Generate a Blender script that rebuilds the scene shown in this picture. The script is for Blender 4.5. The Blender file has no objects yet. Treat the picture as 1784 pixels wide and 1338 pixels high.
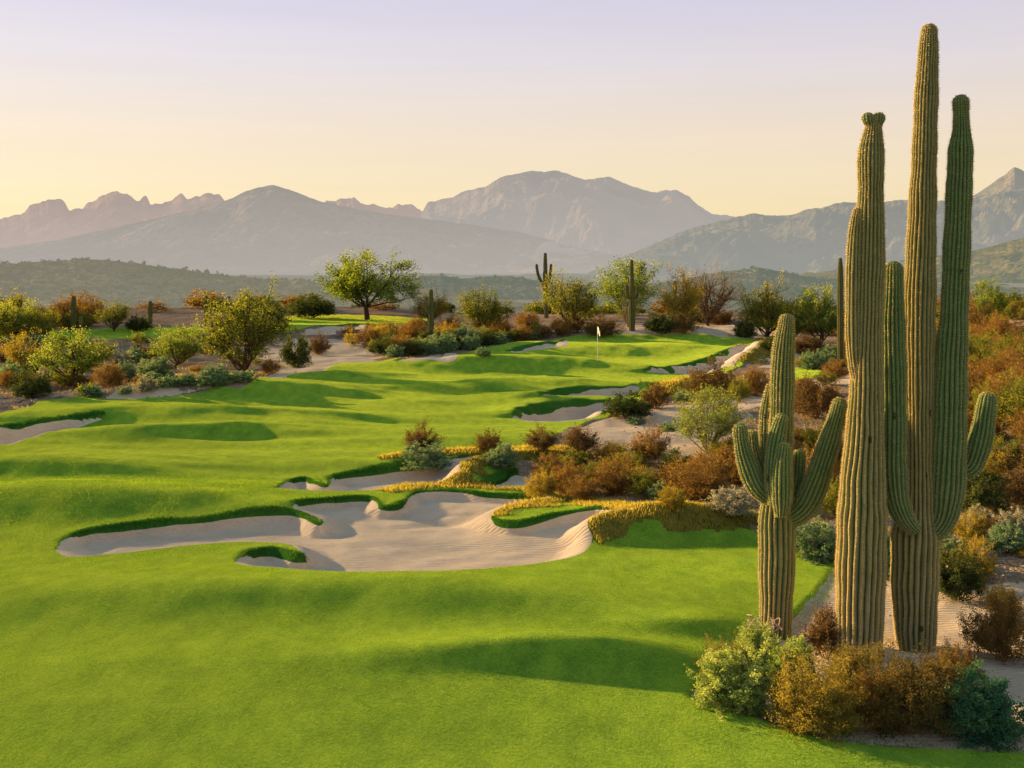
import bpy, math, random
import numpy as np
from mathutils import noise as mnoise, Vector

# ------------------------------------------------------------------ scene, camera constants
F, CX, HR, ZC = 1900.0, 892.0, 462.0, 5.5      # focal length / principal column / horizon row in photo pixels, eye height
R = math.radians
scene = bpy.context.scene
COL = scene.collection
SUN_EL, SUN_AZ = 11.5, 30.0                    # low sun: beyond and to the left
SUNV = np.array([-math.cos(R(SUN_AZ)) * math.cos(R(SUN_EL)), math.sin(R(SUN_AZ)) * math.cos(R(SUN_EL)), math.sin(R(SUN_EL))])

def sstep(a, b, x):
    t = np.clip((x - a) / (b - a), 0, 1)
    return t * t * (3 - 2 * t)

# ------------------------------------------------------------------ value noise
def _hash(ix, iy, s):
    n = (ix.astype(np.int64) * 374761393 + iy.astype(np.int64) * 668265263 + s * 1442695041) & 0x7fffffff
    n = ((n ^ (n >> 13)) * 1274126177) & 0x7fffffff
    return ((n ^ (n >> 16)) & 0xffff) / 65535.0
def vnoise(x, y, s=0):
    ix, iy = np.floor(x), np.floor(y)
    fx, fy = x - ix, y - iy
    fx, fy = fx * fx * (3 - 2 * fx), fy * fy * (3 - 2 * fy)
    a, b = _hash(ix, iy, s), _hash(ix + 1, iy, s)
    c, d = _hash(ix, iy + 1, s), _hash(ix + 1, iy + 1, s)
    return (a * (1 - fx) + b * fx) * (1 - fy) + (c * (1 - fx) + d * fx) * fy
def fbm(x, y, o=4, s=0, g=0.5):
    v, a, t = 0, 1, 0
    for k in range(o):
        v = v + a * (vnoise(x * 2 ** k + 13.7 * k, y * 2 ** k + 7.1 * k, s + k) * 2 - 1); t += a; a *= g
    return v / t
def ridged(x, y, o=5, s=0):
    v, a, t = 0, 1, 0
    for k in range(o):
        v = v + a * (1 - np.abs(vnoise(x * 2 ** k + 3.1 * k, y * 2 ** k + 9.2 * k, s + k) * 2 - 1)); t += a; a *= 0.5
    return v / t

# ------------------------------------------------------------------ mesh helpers
def mesh_np(name, verts, faces, nper, mat, smooth=False, attrs=None, extra=None):
    """verts (n,3); faces flat index array with nper vertices each (extra: more faces, triangles); attrs {name: per-vertex float array}"""
    me = bpy.data.meshes.new(name)
    verts = np.asarray(verts, dtype=np.float32); faces = np.asarray(faces, dtype=np.int32).ravel()
    tot = np.full(len(faces) // nper, nper, dtype=np.int32)
    if extra is not None and len(extra):
        ex = np.asarray(extra, dtype=np.int32).ravel(); faces = np.concatenate([faces, ex]); tot = np.concatenate([tot, np.full(len(ex) // 3, 3, dtype=np.int32)])
    nf = len(tot)
    me.vertices.add(len(verts)); me.vertices.foreach_set('co', verts.ravel())
    me.loops.add(len(faces)); me.loops.foreach_set('vertex_index', faces)
    me.polygons.add(nf)
    me.polygons.foreach_set('loop_start', (np.cumsum(tot) - tot).astype(np.int32))
    me.polygons.foreach_set('loop_total', tot)
    me.polygons.foreach_set('use_smooth', np.full(nf, smooth, dtype=bool))
    me.update(calc_edges=True)
    for k, v in (attrs or {}).items():
        a = me.attributes.new(k, 'FLOAT', 'POINT'); a.data.foreach_set('value', np.asarray(v, dtype=np.float32).ravel())
    if mat: me.materials.append(mat)
    return me
def obj(name, me, parent=None, loc=None):
    o = bpy.data.objects.new(name, me); COL.objects.link(o)
    if parent is not None: o.parent = parent
    if loc is not None: o.location = loc
    return o
def tag(o, label=None, cat=None, group=None, kind=None):
    if label: o['label'] = label
    if cat: o['category'] = cat
    if group: o['group'] = group
    if kind: o['kind'] = kind
    return o
def empty(name, loc):
    o = bpy.data.objects.new(name, None); COL.objects.link(o); o.location = loc; o.empty_display_size = 0.2
    return o

def catmull(P, n):
    P = np.asarray(P, float)
    Q = np.vstack([2 * P[0] - P[1], P, 2 * P[-1] - P[-2]])
    out = []
    for i in range(len(P) - 1):
        a, b, c, d = Q[i:i + 4]
        t = np.linspace(0, 1, n, endpoint=False)[:, None]
        out.append(0.5 * (2 * b + (c - a) * t + (2 * a - 5 * b + 4 * c - d) * t ** 2 + (3 * b - a - 3 * c + d) * t ** 3))
    out.append(P[-1:])
    return np.vstack(out)

# ------------------------------------------------------------------ material helpers
def new_mat(name):
    m = bpy.data.materials.new(name); m.use_nodes = True
    nt = m.node_tree; nt.nodes.clear()
    return m, nt
def N(nt, t, **kw):
    n = nt.nodes.new(t)
    for k, v in kw.items():
        if k in n.inputs: n.inputs[k].default_value = v
        else: setattr(n, k, v)
    return n
def L(nt, a, b): nt.links.new(a, b)
def ramp(nt, stops, src):
    r = nt.nodes.new('ShaderNodeValToRGB'); e = r.color_ramp.elements
    e[0].position, e[0].color = stops[0][0], (*stops[0][1], 1)
    e[1].position, e[1].color = stops[-1][0], (*stops[-1][1], 1)
    for p, c in stops[1:-1]:
        k = e.new(p); k.color = (*c, 1)
    L(nt, src, r.inputs['Fac']); return r.outputs['Color']
def mathn(nt, op, a, b=None, clamp=False):
    n = nt.nodes.new('ShaderNodeMath'); n.operation = op; n.use_clamp = clamp
    for i, v in enumerate((a, b)):
        if v is None: continue
        if isinstance(v, (int, float)): n.inputs[i].default_value = v
        else: L(nt, v, n.inputs[i])
    return n.outputs[0]
def mixc(nt, f, a, b, mode='MIX'):
    n = nt.nodes.new('ShaderNodeMix'); n.data_type = 'RGBA'; n.blend_type = mode
    for i, v in ((0, f), (6, a), (7, b)):
        if isinstance(v, (int, float)): n.inputs[i].default_value = v
        elif isinstance(v, tuple): n.inputs[i].default_value = (*v, 1)
        else: L(nt, v, n.inputs[i])
    return n.outputs[2]
def noise_n(nt, scale, detail=3, rough=0.5, vec=None, dist=0.0):
    n = N(nt, 'ShaderNodeTexNoise'); n.inputs['Scale'].default_value = scale
    n.inputs['Detail'].default_value = detail; n.inputs['Roughness'].default_value = rough
    n.inputs['Distortion'].default_value = dist
    if vec is not None: L(nt, vec, n.inputs['Vector'])
    return n.outputs['Fac']
def pos_vec(nt, scale=(1, 1, 1)):
    g = N(nt, 'ShaderNodeNewGeometry'); mp = N(nt, 'ShaderNodeMapping')
    mp.inputs['Scale'].default_value = scale
    L(nt, g.outputs['Position'], mp.inputs['Vector']); return mp.outputs['Vector']
def bumpn(nt, h, dist, strength=1.0):
    b = N(nt, 'ShaderNodeBump'); b.inputs['Distance'].default_value = dist; b.inputs['Strength'].default_value = strength
    L(nt, h, b.inputs['Height']); return b.outputs['Normal']
def attr(nt, name):
    a = N(nt, 'ShaderNodeAttribute'); a.attribute_name = name; return a.outputs['Fac']
def out(nt, sh):
    o = N(nt, 'ShaderNodeOutputMaterial'); L(nt, sh, o.inputs['Surface'])
def diffuse(nt, col, normal=None, rough=0.9):
    d = N(nt, 'ShaderNodeBsdfDiffuse'); d.inputs['Roughness'].default_value = rough
    if isinstance(col, tuple): d.inputs['Color'].default_value = (*col, 1)
    else: L(nt, col, d.inputs['Color'])
    if normal is not None: L(nt, normal, d.inputs['Normal'])
    return d.outputs[0]
def mixs(nt, f, a, b):
    n = N(nt, 'ShaderNodeMixShader')
    if isinstance(f, (int, float)): n.inputs[0].default_value = f
    else: L(nt, f, n.inputs[0])
    L(nt, a, n.inputs[1]); L(nt, b, n.inputs[2]); return n.outputs[0]

def leaf_mat(name, stops, trans=0.35, patch=None):
    """stops: colour ramp over the per-leaf tint; some light passes through the leaf"""
    m, nt = new_mat(name)
    t = attr(nt, 'tint')
    rnd = N(nt, 'ShaderNodeObjectInfo').outputs['Random']
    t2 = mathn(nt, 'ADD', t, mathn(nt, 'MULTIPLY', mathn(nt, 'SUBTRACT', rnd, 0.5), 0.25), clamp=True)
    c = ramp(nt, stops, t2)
    d = diffuse(nt, c)
    tr = N(nt, 'ShaderNodeBsdfTranslucent')
    cw = mixc(nt, 1.0, c, (1.35, 1.25, 0.6), 'MULTIPLY'); L(nt, cw, tr.inputs['Color'])
    out(nt, mixs(nt, trans, d, tr.outputs[0])); return m
def wood_mat(name, a, b, scale=6):
    m, nt = new_mat(name)
    g = pos_vec(nt, (1, 1, 0.3))
    f = noise_n(nt, scale, 4, 0.6, g)
    c = ramp(nt, [(0.3, a), (0.7, b)], f)
    out(nt, diffuse(nt, c, bumpn(nt, f, 0.02, 0.6))); return m
# ------------------------------------------------------------------ terrain height field on a fan-shaped grid (u = X/Y, v = ln Y)
NU, NV = 1780, 1050
U0, U1, Y0, Y1 = -0.84, 0.74, 6.0, 172.0
us = np.linspace(U0, U1, NU); vs = np.linspace(math.log(Y0), math.log(Y1), NV)
YY = np.exp(vs)[:, None] * np.ones((1, NU)); XX = YY * us[None, :]

def base_z(X, Y):
    z = np.interp(Y, [0, 12, 15, 20, 27, 34, 42, 50, 60, 70, 84, 100, 115, 130, 150, 172],
                  [.25, .05, 0, -.13, -.31, -.5, -.72, -.95, -1.24, -1.5, -1.80, -1.66, -1.52, -1.4, -1.3, -2.2])
    z = z + 1.05 * sstep(84, 106, Y) * sstep(4, 15, -X) * (1 - sstep(140, 170, Y))
    u = X / Y
    bank = 0.062 * np.minimum(Y, 62) * sstep(0.30, 0.52, u) * sstep(17, 34, Y)
    z = z + .9 * bank * (1 - 0.6 * sstep(90, 150, Y))
    z = z + 0.0035 * np.clip(-X - 5, 0, 40) * sstep(20, 50, Y)       # slight cross-fall on the left
    return z
Z = base_z(XX, YY)
for _ in range(12):                                                    # round the kinks of the profile
    Z[1:-1] = (Z[:-2] + 2 * Z[1:-1] + Z[2:]) / 4

def col_index(px):
    return (((px - CX) / F) - U0) / (U1 - U0) * (NU - 1)
def unproj(px, py, Zg=None):
    """first ground point (X, Y, z) seen along photo pixel px, py"""
    Zg = Z if Zg is None else Zg
    ci = min(max(col_index(px), 0), NU - 1.001); i = int(ci); t = ci - i
    zc = Zg[:, i] * (1 - t) + Zg[:, i + 1] * t
    yv = np.exp(vs); row = HR + F * (ZC - zc) / yv
    k = np.nonzero(row <= py)[0]
    k = k[0] if len(k) else NV - 1
    if k == 0: y = yv[0]
    else:
        a, b = row[k - 1], row[k]; s = (a - py) / (a - b + 1e-9); s = min(max(s, 0), 1)
        y = yv[k - 1] * (1 - s) + yv[k] * s
    u = U0 + (U1 - U0) * ci / (NU - 1)
    return np.array([u * y if U0 < (px - CX) / F < U1 else (px - CX) / F * y, y, ground(u * y, y, Zg)])
def ground(x, y, Zg=None):
    Zg = Z if Zg is None else Zg
    u = x / y; a = (u - U0) / (U1 - U0) * (NU - 1); b = (math.log(y) - vs[0]) / (vs[-1] - vs[0]) * (NV - 1)
    a = min(max(a, 0), NU - 1.001); b = min(max(b, 0), NV - 1.001)
    i, j = int(a), int(b); s, t = a - i, b - j
    return float((Zg[j, i] * (1 - s) + Zg[j, i + 1] * s) * (1 - t) + (Zg[j + 1, i] * (1 - s) + Zg[j + 1, i + 1] * s) * t)

# gentle rolls of the fairway: (photo px, row, half width in m, half depth in m, height m, rotation deg)
MOUNDS = [
    (1015, 1176, 2.3, .50, .30, -3), (1215, 1112, 1.1, .42, .17, -3), 
    (1180, 925, 3.0, 1.1, .34, 8), (330, 1062, 7, 1.4, .20, 0), (700, 1075, 6, 1.2, .15, 0),
    (120, 895, 5, 1.8, .45, 6), (60, 830, 6, 1.1, .30, 0), (350, 822, 7, 1.0, .12, 5),
    (410, 758, 4.6, 1.3, .34, 10), (250, 738, 8, 2.4, .5, 10),
    (520, 702, 5, 1.6, .30, 6), (700, 730, 6, 1.4, .12, 10),
    (380, 700, 6, 2.6, .45, 10), (150, 712, 6, 2.2, .30, 5), (760, 690, 9, 2.0, .20, 4),
    (800, 655, 9, 2.4, .50, 5), (980, 652, 8, 3.4, .7, 4), (640, 668, 8, 3.0, .45, 8), (500, 680, 6, 3, .25, 8),
    (900, 622, 16, 5, .60, 0), (1160, 622, 12, 5, .5, 3), (1080, 600, 16, 5, .8, 0), (820, 636, 9, 4, .5, 4),
    (700, 645, 9, 4, .25, 6), (1000, 684, 8, 3, .45, 8), (860, 706, 7, 1.6, .14, 8), (1230, 596, 9, 5, .6, 4),
    (1010, 1250, 5, 1.2, .05, 0), (560, 1180, 6, 1.3, .06, 0), (250, 1250, 5, 1.2, .06, 0),
]
_Zb = Z.copy()
_w1, _w2 = fbm(XX / 4.0, YY / 4.0, 3, 101), fbm(XX / 3.4, YY / 3.4, 3, 111)
for px, py, wx, wy, h, rot in MOUNDS:
    c = unproj(px, py, _Zb); a = R(rot)
    dx, dy = XX - c[0] + .35 * wx * _w1, YY - c[1] + .45 * min(wy, 1.6) * _w2
    p, q = dx * math.cos(a) + dy * math.sin(a), -dx * math.sin(a) + dy * math.cos(a)
    # steeper on the side that faces the camera
    qq = np.where(q < 0, q / wy * 1.3, q / (wy * 1.8)); p = np.where(p > 0, p * 1.35, p * .85)
    Z += h * np.exp(-(p / wx) ** 2 - qq ** 2) * (1.15 if py < 690 else 1.45 if py < 860 else 1.25)
Z += 0.035 * fbm(XX / 5.5, YY / 3.0, 3, 5) * sstep(8, 14, YY)
Z += .0070 * YY * (fbm(XX / 8.5 + .3 * YY / 9, np.log(YY) * 17, 3, 14)) * sstep(24, 34, YY) * (1 - .72 * sstep(45, 75, YY))

# ------------------------------------------------------------------ outlines (photo pixels)
def poly_world(pts, n=6, Zg=None):
    w = np.array([unproj(a, b, Zg)[:2] for a, b in pts])
    return catmull(np.vstack([w, w[:1]]), n)[:-1]
def sdf(poly, margin):
    """signed distance (positive inside) and outward direction on the sub-grid around poly"""
    lo, hi = poly.min(0) - margin, poly.max(0) + margin
    M = (XX > lo[0]) & (XX < hi[0]) & (YY > lo[1]) & (YY < hi[1])
    x, y = XX[M], YY[M]
    best = np.full(x.shape, 1e18); nx = np.zeros_like(x); ny = np.zeros_like(x); inside = np.zeros(x.shape, bool)
    for a, b in zip(poly, np.roll(poly, -1, 0)):
        d = b - a; l2 = d @ d + 1e-12
        t = np.clip(((x - a[0]) * d[0] + (y - a[1]) * d[1]) / l2, 0, 1)
        ex, ey = x - a[0] - t * d[0], y - a[1] - t * d[1]; e2 = ex * ex + ey * ey
        k = e2 < best; best[k] = e2[k]; nx[k] = ex[k]; ny[k] = ey[k]
        c = ((a[1] > y) != (b[1] > y)) & (x < (b[0] - a[0]) * (y - a[1]) / (b[1] - a[1] + 1e-12) + a[0])
        inside ^= c
    r = np.sqrt(best) + 1e-9; s = np.where(inside, 1.0, -1.0)
    return M, s * r, -s * nx / r, -s * ny / r

FAIRWAY = [(-690, 2300), (2280, 2300), (2280, 1334), (2100, 1330), (1900, 1324), (1784, 1318), (1600, 1309), (1500, 1302), (1420, 1287), (1350, 1267),
           (1290, 1245), (1235, 1232), (1204, 1218), (1215, 1190), (1250, 1155), (1290, 1128), (1335, 1106), (1372, 1086), (1400, 1060), (1424, 1034), (1442, 1008),
           (1456, 985), (1458, 972), (1400, 950), (1320, 930), (1240, 922), (1160, 918), (1080, 900), (960, 870), (925, 850), (900, 800), (960, 775), (1010, 745), (1070, 722),
           (1120, 700), (1180, 684), (1240, 668), (1250, 655), (1320, 625), (1346, 603), (1325, 592), (1270, 587), (1180, 583), (1060, 583), (1000, 587), (960, 595),
           (880, 600), (840, 607), (790, 620), (720, 624), (650, 632), (570, 643), (500, 656), (440, 664), (380, 675), (290, 691), (200, 696), (130, 693), (60, 703),
           (0, 722), (-120, 745), (-300, 770), (-690, 810)]
PATCHES = [[(-400, 582), (-100, 578), (60, 576), (170, 573), (270, 571), (352, 573), (358, 582), (300, 589), (180, 593), (60, 596), (-100, 598), (-400, 602)],
           [(470, 556), (520, 550), (600, 549), (690, 552), (745, 556), (735, 563), (640, 566), (560, 570), (515, 577), (480, 580)],
           [(1370, 645), (1400, 641), (1432, 644), (1430, 654), (1400, 662), (1370, 666)]]
# sand bunkers: outline, depth, lip, steep width, gentle width, label
BUNKERS = [
    ([(100, 962), (112, 944), (150, 930), (250, 917), (350, 907), (430, 896), (480, 892), (522, 900), (556, 920), (552, 905), (512, 887), (530, 877), (600, 871), (648, 873),
      (668, 889), (700, 878), (718, 864), (780, 860), (860, 866), (930, 869), (962, 876), (905, 886), (862, 902), (868, 912), (905, 914), (960, 903), (1030, 893), (1085, 896), (1105, 904),
      (1060, 914), (1030, 930), (1034, 950), (1005, 972), (950, 984), (850, 995), (750, 1000), (650, 1001), (560, 999), (490, 994), (430, 990), (410, 982), (424, 968), (456, 961), (492, 961),
      (520, 970), (506, 956), (470, 949), (420, 948), (370, 951), (300, 958), (200, 969), (140, 974), (108, 973)], .23, .04, .30, .8,
     'largest sand bunker, with long fingers, in the middle of the lawn'),
    ([(480, 853), (500, 842), (535, 838), (566, 850), (572, 836), (600, 827), (650, 820), (700, 815), (745, 812), (800, 802), (845, 798), (842, 811), (806, 828), (800, 846), (740, 850), (690, 849),
      (640, 858), (560, 858)], .22, .04, .35, .8, 'sand bunker below the grey-green shrub, just beyond the largest bunker'),
    ([(836, 851), (850, 838), (880, 828), (922, 826), (930, 836), (915, 850), (870, 855)], .3, .05, .8, 1.2, 'tiny sand pocket behind a golden grass ridge'),
    ([(886, 729), (900, 718), (930, 711), (990, 703), (1055, 703), (1068, 712), (1040, 728), (985, 736), (920, 736)], .8, .14, 1.1, 1.8, 'oval sand bunker left of the pale sandy track'),
    ([(940, 694), (965, 686), (1000, 681), (1060, 680), (1105, 678), (1108, 688), (1060, 694), (1000, 696)], .7, .16, 1.4, 1.8, 'thin sand bunker hidden under a dark grass lip'),
    ([(1120, 650), (1165, 643), (1210, 634), (1265, 616), (1312, 609), (1322, 617), (1304, 632), (1260, 642), (1230, 652), (1180, 653)], .8, .16, 1.6, 2.4, 'long sand bunker along the right edge of the green'),
    ([(-230, 765), (-100, 752), (0, 748), (60, 741), (110, 733), (160, 728), (182, 731), (150, 744), (100, 753), (40, 770), (-50, 784), (-230, 800)], .7, .13, 1.0, 1.4, 'sand bunker cut off by the left edge of the picture'),
    ([(880, 613), (905, 605), (950, 597), (985, 592), (990, 600), (960, 607), (910, 615)], .4, .05, 1.6, 4.0, 'small pale bunker behind the left end of the green'),
    ([(690, 630), (740, 619), (795, 612), (802, 620), (750, 629)], .4, .05, 1.6, 4.0, 'narrow pale bunker left behind the green'),
    ([(512, 584), (545, 571), (600, 567), (640, 567), (642, 575), (580, 582)], .5, .1, 1.6, 4.0, 'pale bunker in front of the raised lawn with the spreading tree'),
]
WASH = [[(180, 690), (215, 677), (300, 672), (380, 668), (385, 675), (300, 690), (200, 696)],
        [(455, 662), (480, 640), (470, 615), (505, 596), (560, 590), (610, 596), (645, 606), (655, 622), (640, 632), (570, 642), (500, 656)],
        [(1010, 745), (1070, 722), (1150, 712), (1240, 700), (1290, 688), (1330, 678), (1340, 700), (1300, 722), (1310, 760), (1290, 790), (1210, 800), (1150, 790), (1060, 780), (1010, 770)],
        [(1372, 1090), (1424, 1034), (1456, 990), (1560, 985), (1640, 1036), (1720, 1024), (2080, 1010), (2280, 1005), (2280, 1346), (2080, 1340), (1900, 1330), (1700, 1320), (1500, 1308), (1400, 1288), (1300, 1252),
         (1204, 1222), (1250, 1155)],
        [(1100, 568), (1200, 566), (1330, 569), (1330, 588), (1180, 583), (1090, 582)],
        [(1330, 600), (1400, 620), (1440, 612), (1500, 615), (1510, 668), (1460, 672), (1400, 668), (1340, 650)]]

# golden rough-grass ridges: centre line, height, half width (m)
RIDGES = [
    ([(690, 804), (760, 797), (830, 792), (900, 790), (1000, 789)], .14, .45),
    ([(800, 846), (812, 832), (850, 818), (900, 807), (950, 803), (1000, 801)], .30, .45),
    ([(690, 859), (720, 852), (800, 852), (880, 857), (945, 862)], .04, .34),
    ([(866, 899), (900, 888), (950, 879), (985, 874), (1040, 882), (1100, 889), (1150, 897)], .09, .55),
    ([(1034, 932), (1060, 920), (1120, 911), (1200, 905), (1260, 902), (1330, 904)], .20, .42),
    ([(1290, 634), (1315, 622), (1345, 612)], .7, 1.6),
    ([(1180, 690), (1210, 678), (1250, 668)], .4, 1.4),
]
Zu = Z.copy()
FW = poly_world(FAIRWAY, 5, Zu)
PW = [poly_world(p, 5, Zu) for p in PATCHES]
WW = [poly_world(p, 5, Zu) for p in WASH]
BW = [poly_world(b[0], 6, Zu) for b in BUNKERS]
RW = [catmull(np.array([unproj(a, b, Zu)[:2] for a, b in r[0]]), 8) for r in RIDGES]

edge_n = fbm((XX * .8 + YY * .6) * 2.0, (YY * .8 - XX * .6) * 2.0, 3, 40)                # ragged turf edge
edge_w = fbm(XX * .6, YY * .6, 3, 50)
cls = np.zeros(Z.shape, np.int8)                        # 0 desert, 1 fairway, 2 wash sand, 10+ bunker
fdist = np.full(Z.shape, -50.0)
for k, p in enumerate([FW] + PW):
    M, d, nx, ny = sdf(p, 4.0)
    dd = fdist[M]; fdist[M] = np.maximum(dd, d)
wdist = np.full(Z.shape, -50.0)
for p in WW:
    M, d, nx, ny = sdf(p, 4.0); wdist[M] = np.maximum(wdist[M], d)
sc = np.clip(YY / 30, .5, 3)
cls[wdist + .5 * edge_w * sc > 0] = 2
phiG = fdist + .08 * edge_n * sc
isg = phiG > 0
cls[isg] = 1
Z += 0.05 * sstep(-.15, .12, fdist) * sstep(8, 12, YY)   # turf stands a little above bare ground
# rough natural ground outside the turf
nat = 1 - sstep(-.6, .3, fdist)
Z += nat * (.10 * fbm(XX / 1.7, YY / 1.7, 4, 70) + .22 * fbm(XX / 7, YY / 7, 3, 77) * sstep(18, 40, YY))
rough = np.zeros(Z.shape)
for (pts, h, w), line in zip(RIDGES, RW):
    best = np.full(Z.shape, 1e9)
    lo, hi = line.min(0) - 4 * w - 1, line.max(0) + 4 * w + 1
    M = (XX > lo[0]) & (XX < hi[0]) & (YY > lo[1]) & (YY < hi[1]); x, y = XX[M], YY[M]; b2 = best[M]; tt = np.zeros_like(b2)
    for i, (a, b) in enumerate(zip(line[:-1], line[1:])):
        d = b - a; t = np.clip(((x - a[0]) * d[0] + (y - a[1]) * d[1]) / (d @ d + 1e-12), 0, 1)
        e = np.hypot(x - a[0] - t * d[0], y - a[1] - t * d[1]); k = e < b2; b2[k] = e[k]; tt[k] = (i + t[k]) / (len(line) - 1)
    amp = (1 - .35 * sstep(.7, 1, tt)) * (1 + .25 * vnoise(x * 1.3, y * 1.3, 8))
    g = np.exp(-(b2 / w) ** 2 * .8)
    Z[M] += h * amp * g
    rough[M] = np.maximum(rough[M], sstep(1.5 * w, .9 * w, b2 + w * (1.1 * (vnoise(x * 1.1, y * 1.5, 3) - .45) + .5 * (vnoise(x * 4, y * 4, 4) - .5))))
phiB = np.full(Z.shape, -9.0); lip_shade = np.zeros(Z.shape)
for bi, ((pts, dep, lip, w1, w2, lab), p) in enumerate(zip(BUNKERS, BW)):
    M, d, nx, ny = sdf(p, 4 + w2)
    far = sstep(-.35, .45, ny * .95 - nx * .15)
    d = d + (.05 * edge_n[M] + .10 * fbm(XX[M] * 1.1, YY[M] * 1.1, 2, 64)) * np.minimum(sc[M], 1.6)
    w = w2 + (w1 - w2) * far
    s = np.where(d > 0, sstep(0, 1, np.clip(d, 0, None) / w), 0)
    ty = np.clip((YY[M] - p[:, 1].min()) / (np.ptp(p[:, 1]) + 1e-6), 0, 1); s_d = s * (1.15 - .45 * ty)
    sc_l = sstep(0, 1, np.clip(1 + d / (1.7 * w1 + .2), 0, 1))               # lip outside
    Z[M] += np.where(d > 0, lip * far * (1 - s) - dep * s_d, lip * far * sc_l)
    Z[M] += np.where(d > .3, (.13 * fbm(XX[M] / 2.6 + 3.3, YY[M] / 1.5, 3, 90) + .03 * fbm(XX[M] / .7, YY[M] / .5, 2, 95)) * sstep(.3, 1.2, d), 0)
    cover = far * (.36 * w1) * np.clip(.95 + 1.1 * fbm(XX[M] / 1.9, YY[M] / 1.9, 2, 61) + .25 * edge_n[M], .25, 2)
    lip_shade[M] = np.maximum(lip_shade[M], far * sstep(-.16 * max(1, w1), .10 * w1, d + .08 * edge_n[M]) * np.where(d < .6 * w2, 1, .6))
    k = d > cover
    phiB[M] = np.maximum(phiB[M], d - cover)
    c = cls[M]; c[k] = 10 + bi; cls[M] = c
rmask = (rough > .5) & (cls < 10)
cls[rmask] = 3
# where the near end of a sand ridge meets the big bunker: wind-worn sand cones stay sand (class from the bunker)

# ------------------------------------------------------------------ ground materials
def grass_material():
    m, nt = new_mat('mown_grass')
    p = pos_vec(nt); ps = pos_vec(nt, (1, .55, 1))
    big = noise_n(nt, .22, 4, .6, p); mid = noise_n(nt, 2.4, 4, .65, ps); fine = noise_n(nt, 26, 3, .7, ps)
    f = mathn(nt, 'ADD', mathn(nt, 'MULTIPLY', big, .35), mathn(nt, 'ADD', mathn(nt, 'MULTIPLY', mid, .40), mathn(nt, 'MULTIPLY', fine, .25)))
    c = ramp(nt, [(.34, (.036, .140, .020)), (.46, (.090, .228, .025)), (.55, (.165, .315, .030)), (.68, (.295, .405, .040))], f)
    c = mixc(nt, mathn(nt, 'MULTIPLY', attr(nt, 'lip'), .8), c, mixc(nt, fine, (.010, .075, .014), (.03, .13, .022)))  # camera-facing bunker walls painted darker green to stand for their shade
    h = mathn(nt, 'ADD', mathn(nt, 'MULTIPLY', noise_n(nt, 30, 4, .75, ps), .8), mathn(nt, 'MULTIPLY', mid, .55))
    nr = bumpn(nt, h, .085, .9)
    d = diffuse(nt, c, nr, 1.0)
    tr = N(nt, 'ShaderNodeBsdfSheen') if hasattr(bpy.types, 'ShaderNodeBsdfSheen') else None
    if tr is not None:
        tr.inputs['Color'].default_value = (.55, .62, .06, 1); tr.inputs['Roughness'].default_value = .45
        L(nt, nr, tr.inputs['Normal'])
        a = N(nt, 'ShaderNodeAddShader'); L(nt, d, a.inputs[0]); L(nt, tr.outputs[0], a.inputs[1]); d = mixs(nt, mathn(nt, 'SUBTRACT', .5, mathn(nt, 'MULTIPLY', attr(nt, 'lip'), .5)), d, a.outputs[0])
    out(nt, d); return m
def sand_material(name, c1, c2, c3):
    m, nt = new_mat(name)
    p = pos_vec(nt); pr = pos_vec(nt, (1.0, 3.2, 1))
    a = noise_n(nt, .7, 5, .65, p); b = noise_n(nt, 9, 4, .7, pr); fine = noise_n(nt, 60, 2, .6, p)
    f = mathn(nt, 'ADD', mathn(nt, 'MULTIPLY', a, .45), mathn(nt, 'ADD', mathn(nt, 'MULTIPLY', b, .35), mathn(nt, 'MULTIPLY', fine, .2)))
    c = ramp(nt, [(.36, c1), (.5, c2), (.66, c3)], f)
    wv = N(nt, 'ShaderNodeTexWave'); wv.bands_direction = 'Y'; wv.inputs['Scale'].default_value = 3.2; wv.inputs['Distortion'].default_value = 5; wv.inputs['Detail'].default_value = 2; wv.inputs['Detail Scale'].default_value = .35
    L(nt, p, wv.inputs['Vector'])
    h = mathn(nt, 'ADD', mathn(nt, 'MULTIPLY', b, .7), mathn(nt, 'ADD', mathn(nt, 'MULTIPLY', fine, .3), mathn(nt, 'MULTIPLY', wv.outputs['Fac'], .28)))
    out(nt, diffuse(nt, c, bumpn(nt, h, .035, .9))); return m
def soil_material():
    m, nt = new_mat('desert_soil')
    p = pos_vec(nt)
    a = noise_n(nt, .35, 5, .65, p); b = noise_n(nt, 3.5, 5, .7, p)
    v = N(nt, 'ShaderNodeTexVoronoi'); v.inputs['Scale'].default_value = 14; L(nt, p, v.inputs['Vector'])
    f = mathn(nt, 'ADD', mathn(nt, 'MULTIPLY', a, .5), mathn(nt, 'MULTIPLY', b, .5))
    c = ramp(nt, [(.34, (.13, .09, .06)), (.46, (.25, .18, .13)), (.56, (.38, .29, .21)), (.70, (.52, .42, .32))], f)
    c = mixc(nt, .35, c, ramp(nt, [(.0, (.55, .46, .38)), (.5, (.12, .08, .055))], v.outputs['Distance']))
    h = mathn(nt, 'ADD', mathn(nt, 'MULTIPLY', b, 1.0), mathn(nt, 'MULTIPLY', v.outputs['Distance'], -.5))
    out(nt, diffuse(nt, c, bumpn(nt, h, .12, .9))); return m
def roughground_material():
    m, nt = new_mat('rough_grass_ground')
    p = pos_vec(nt)
    f = noise_n(nt, 5, 4, .7, p)
    c = ramp(nt, [(.35, (.07, .09, .015)), (.5, (.17, .16, .03)), (.68, (.30, .21, .05))], f)
    out(nt, diffuse(nt, c, bumpn(nt, noise_n(nt, 22, 3, .7, p), .12, 1))); return m
M_GRASS = grass_material()
M_SAND = sand_material('bunker_sand', (.40, .335, .265), (.50, .42, .33), (.58, .49, .395))
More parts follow.
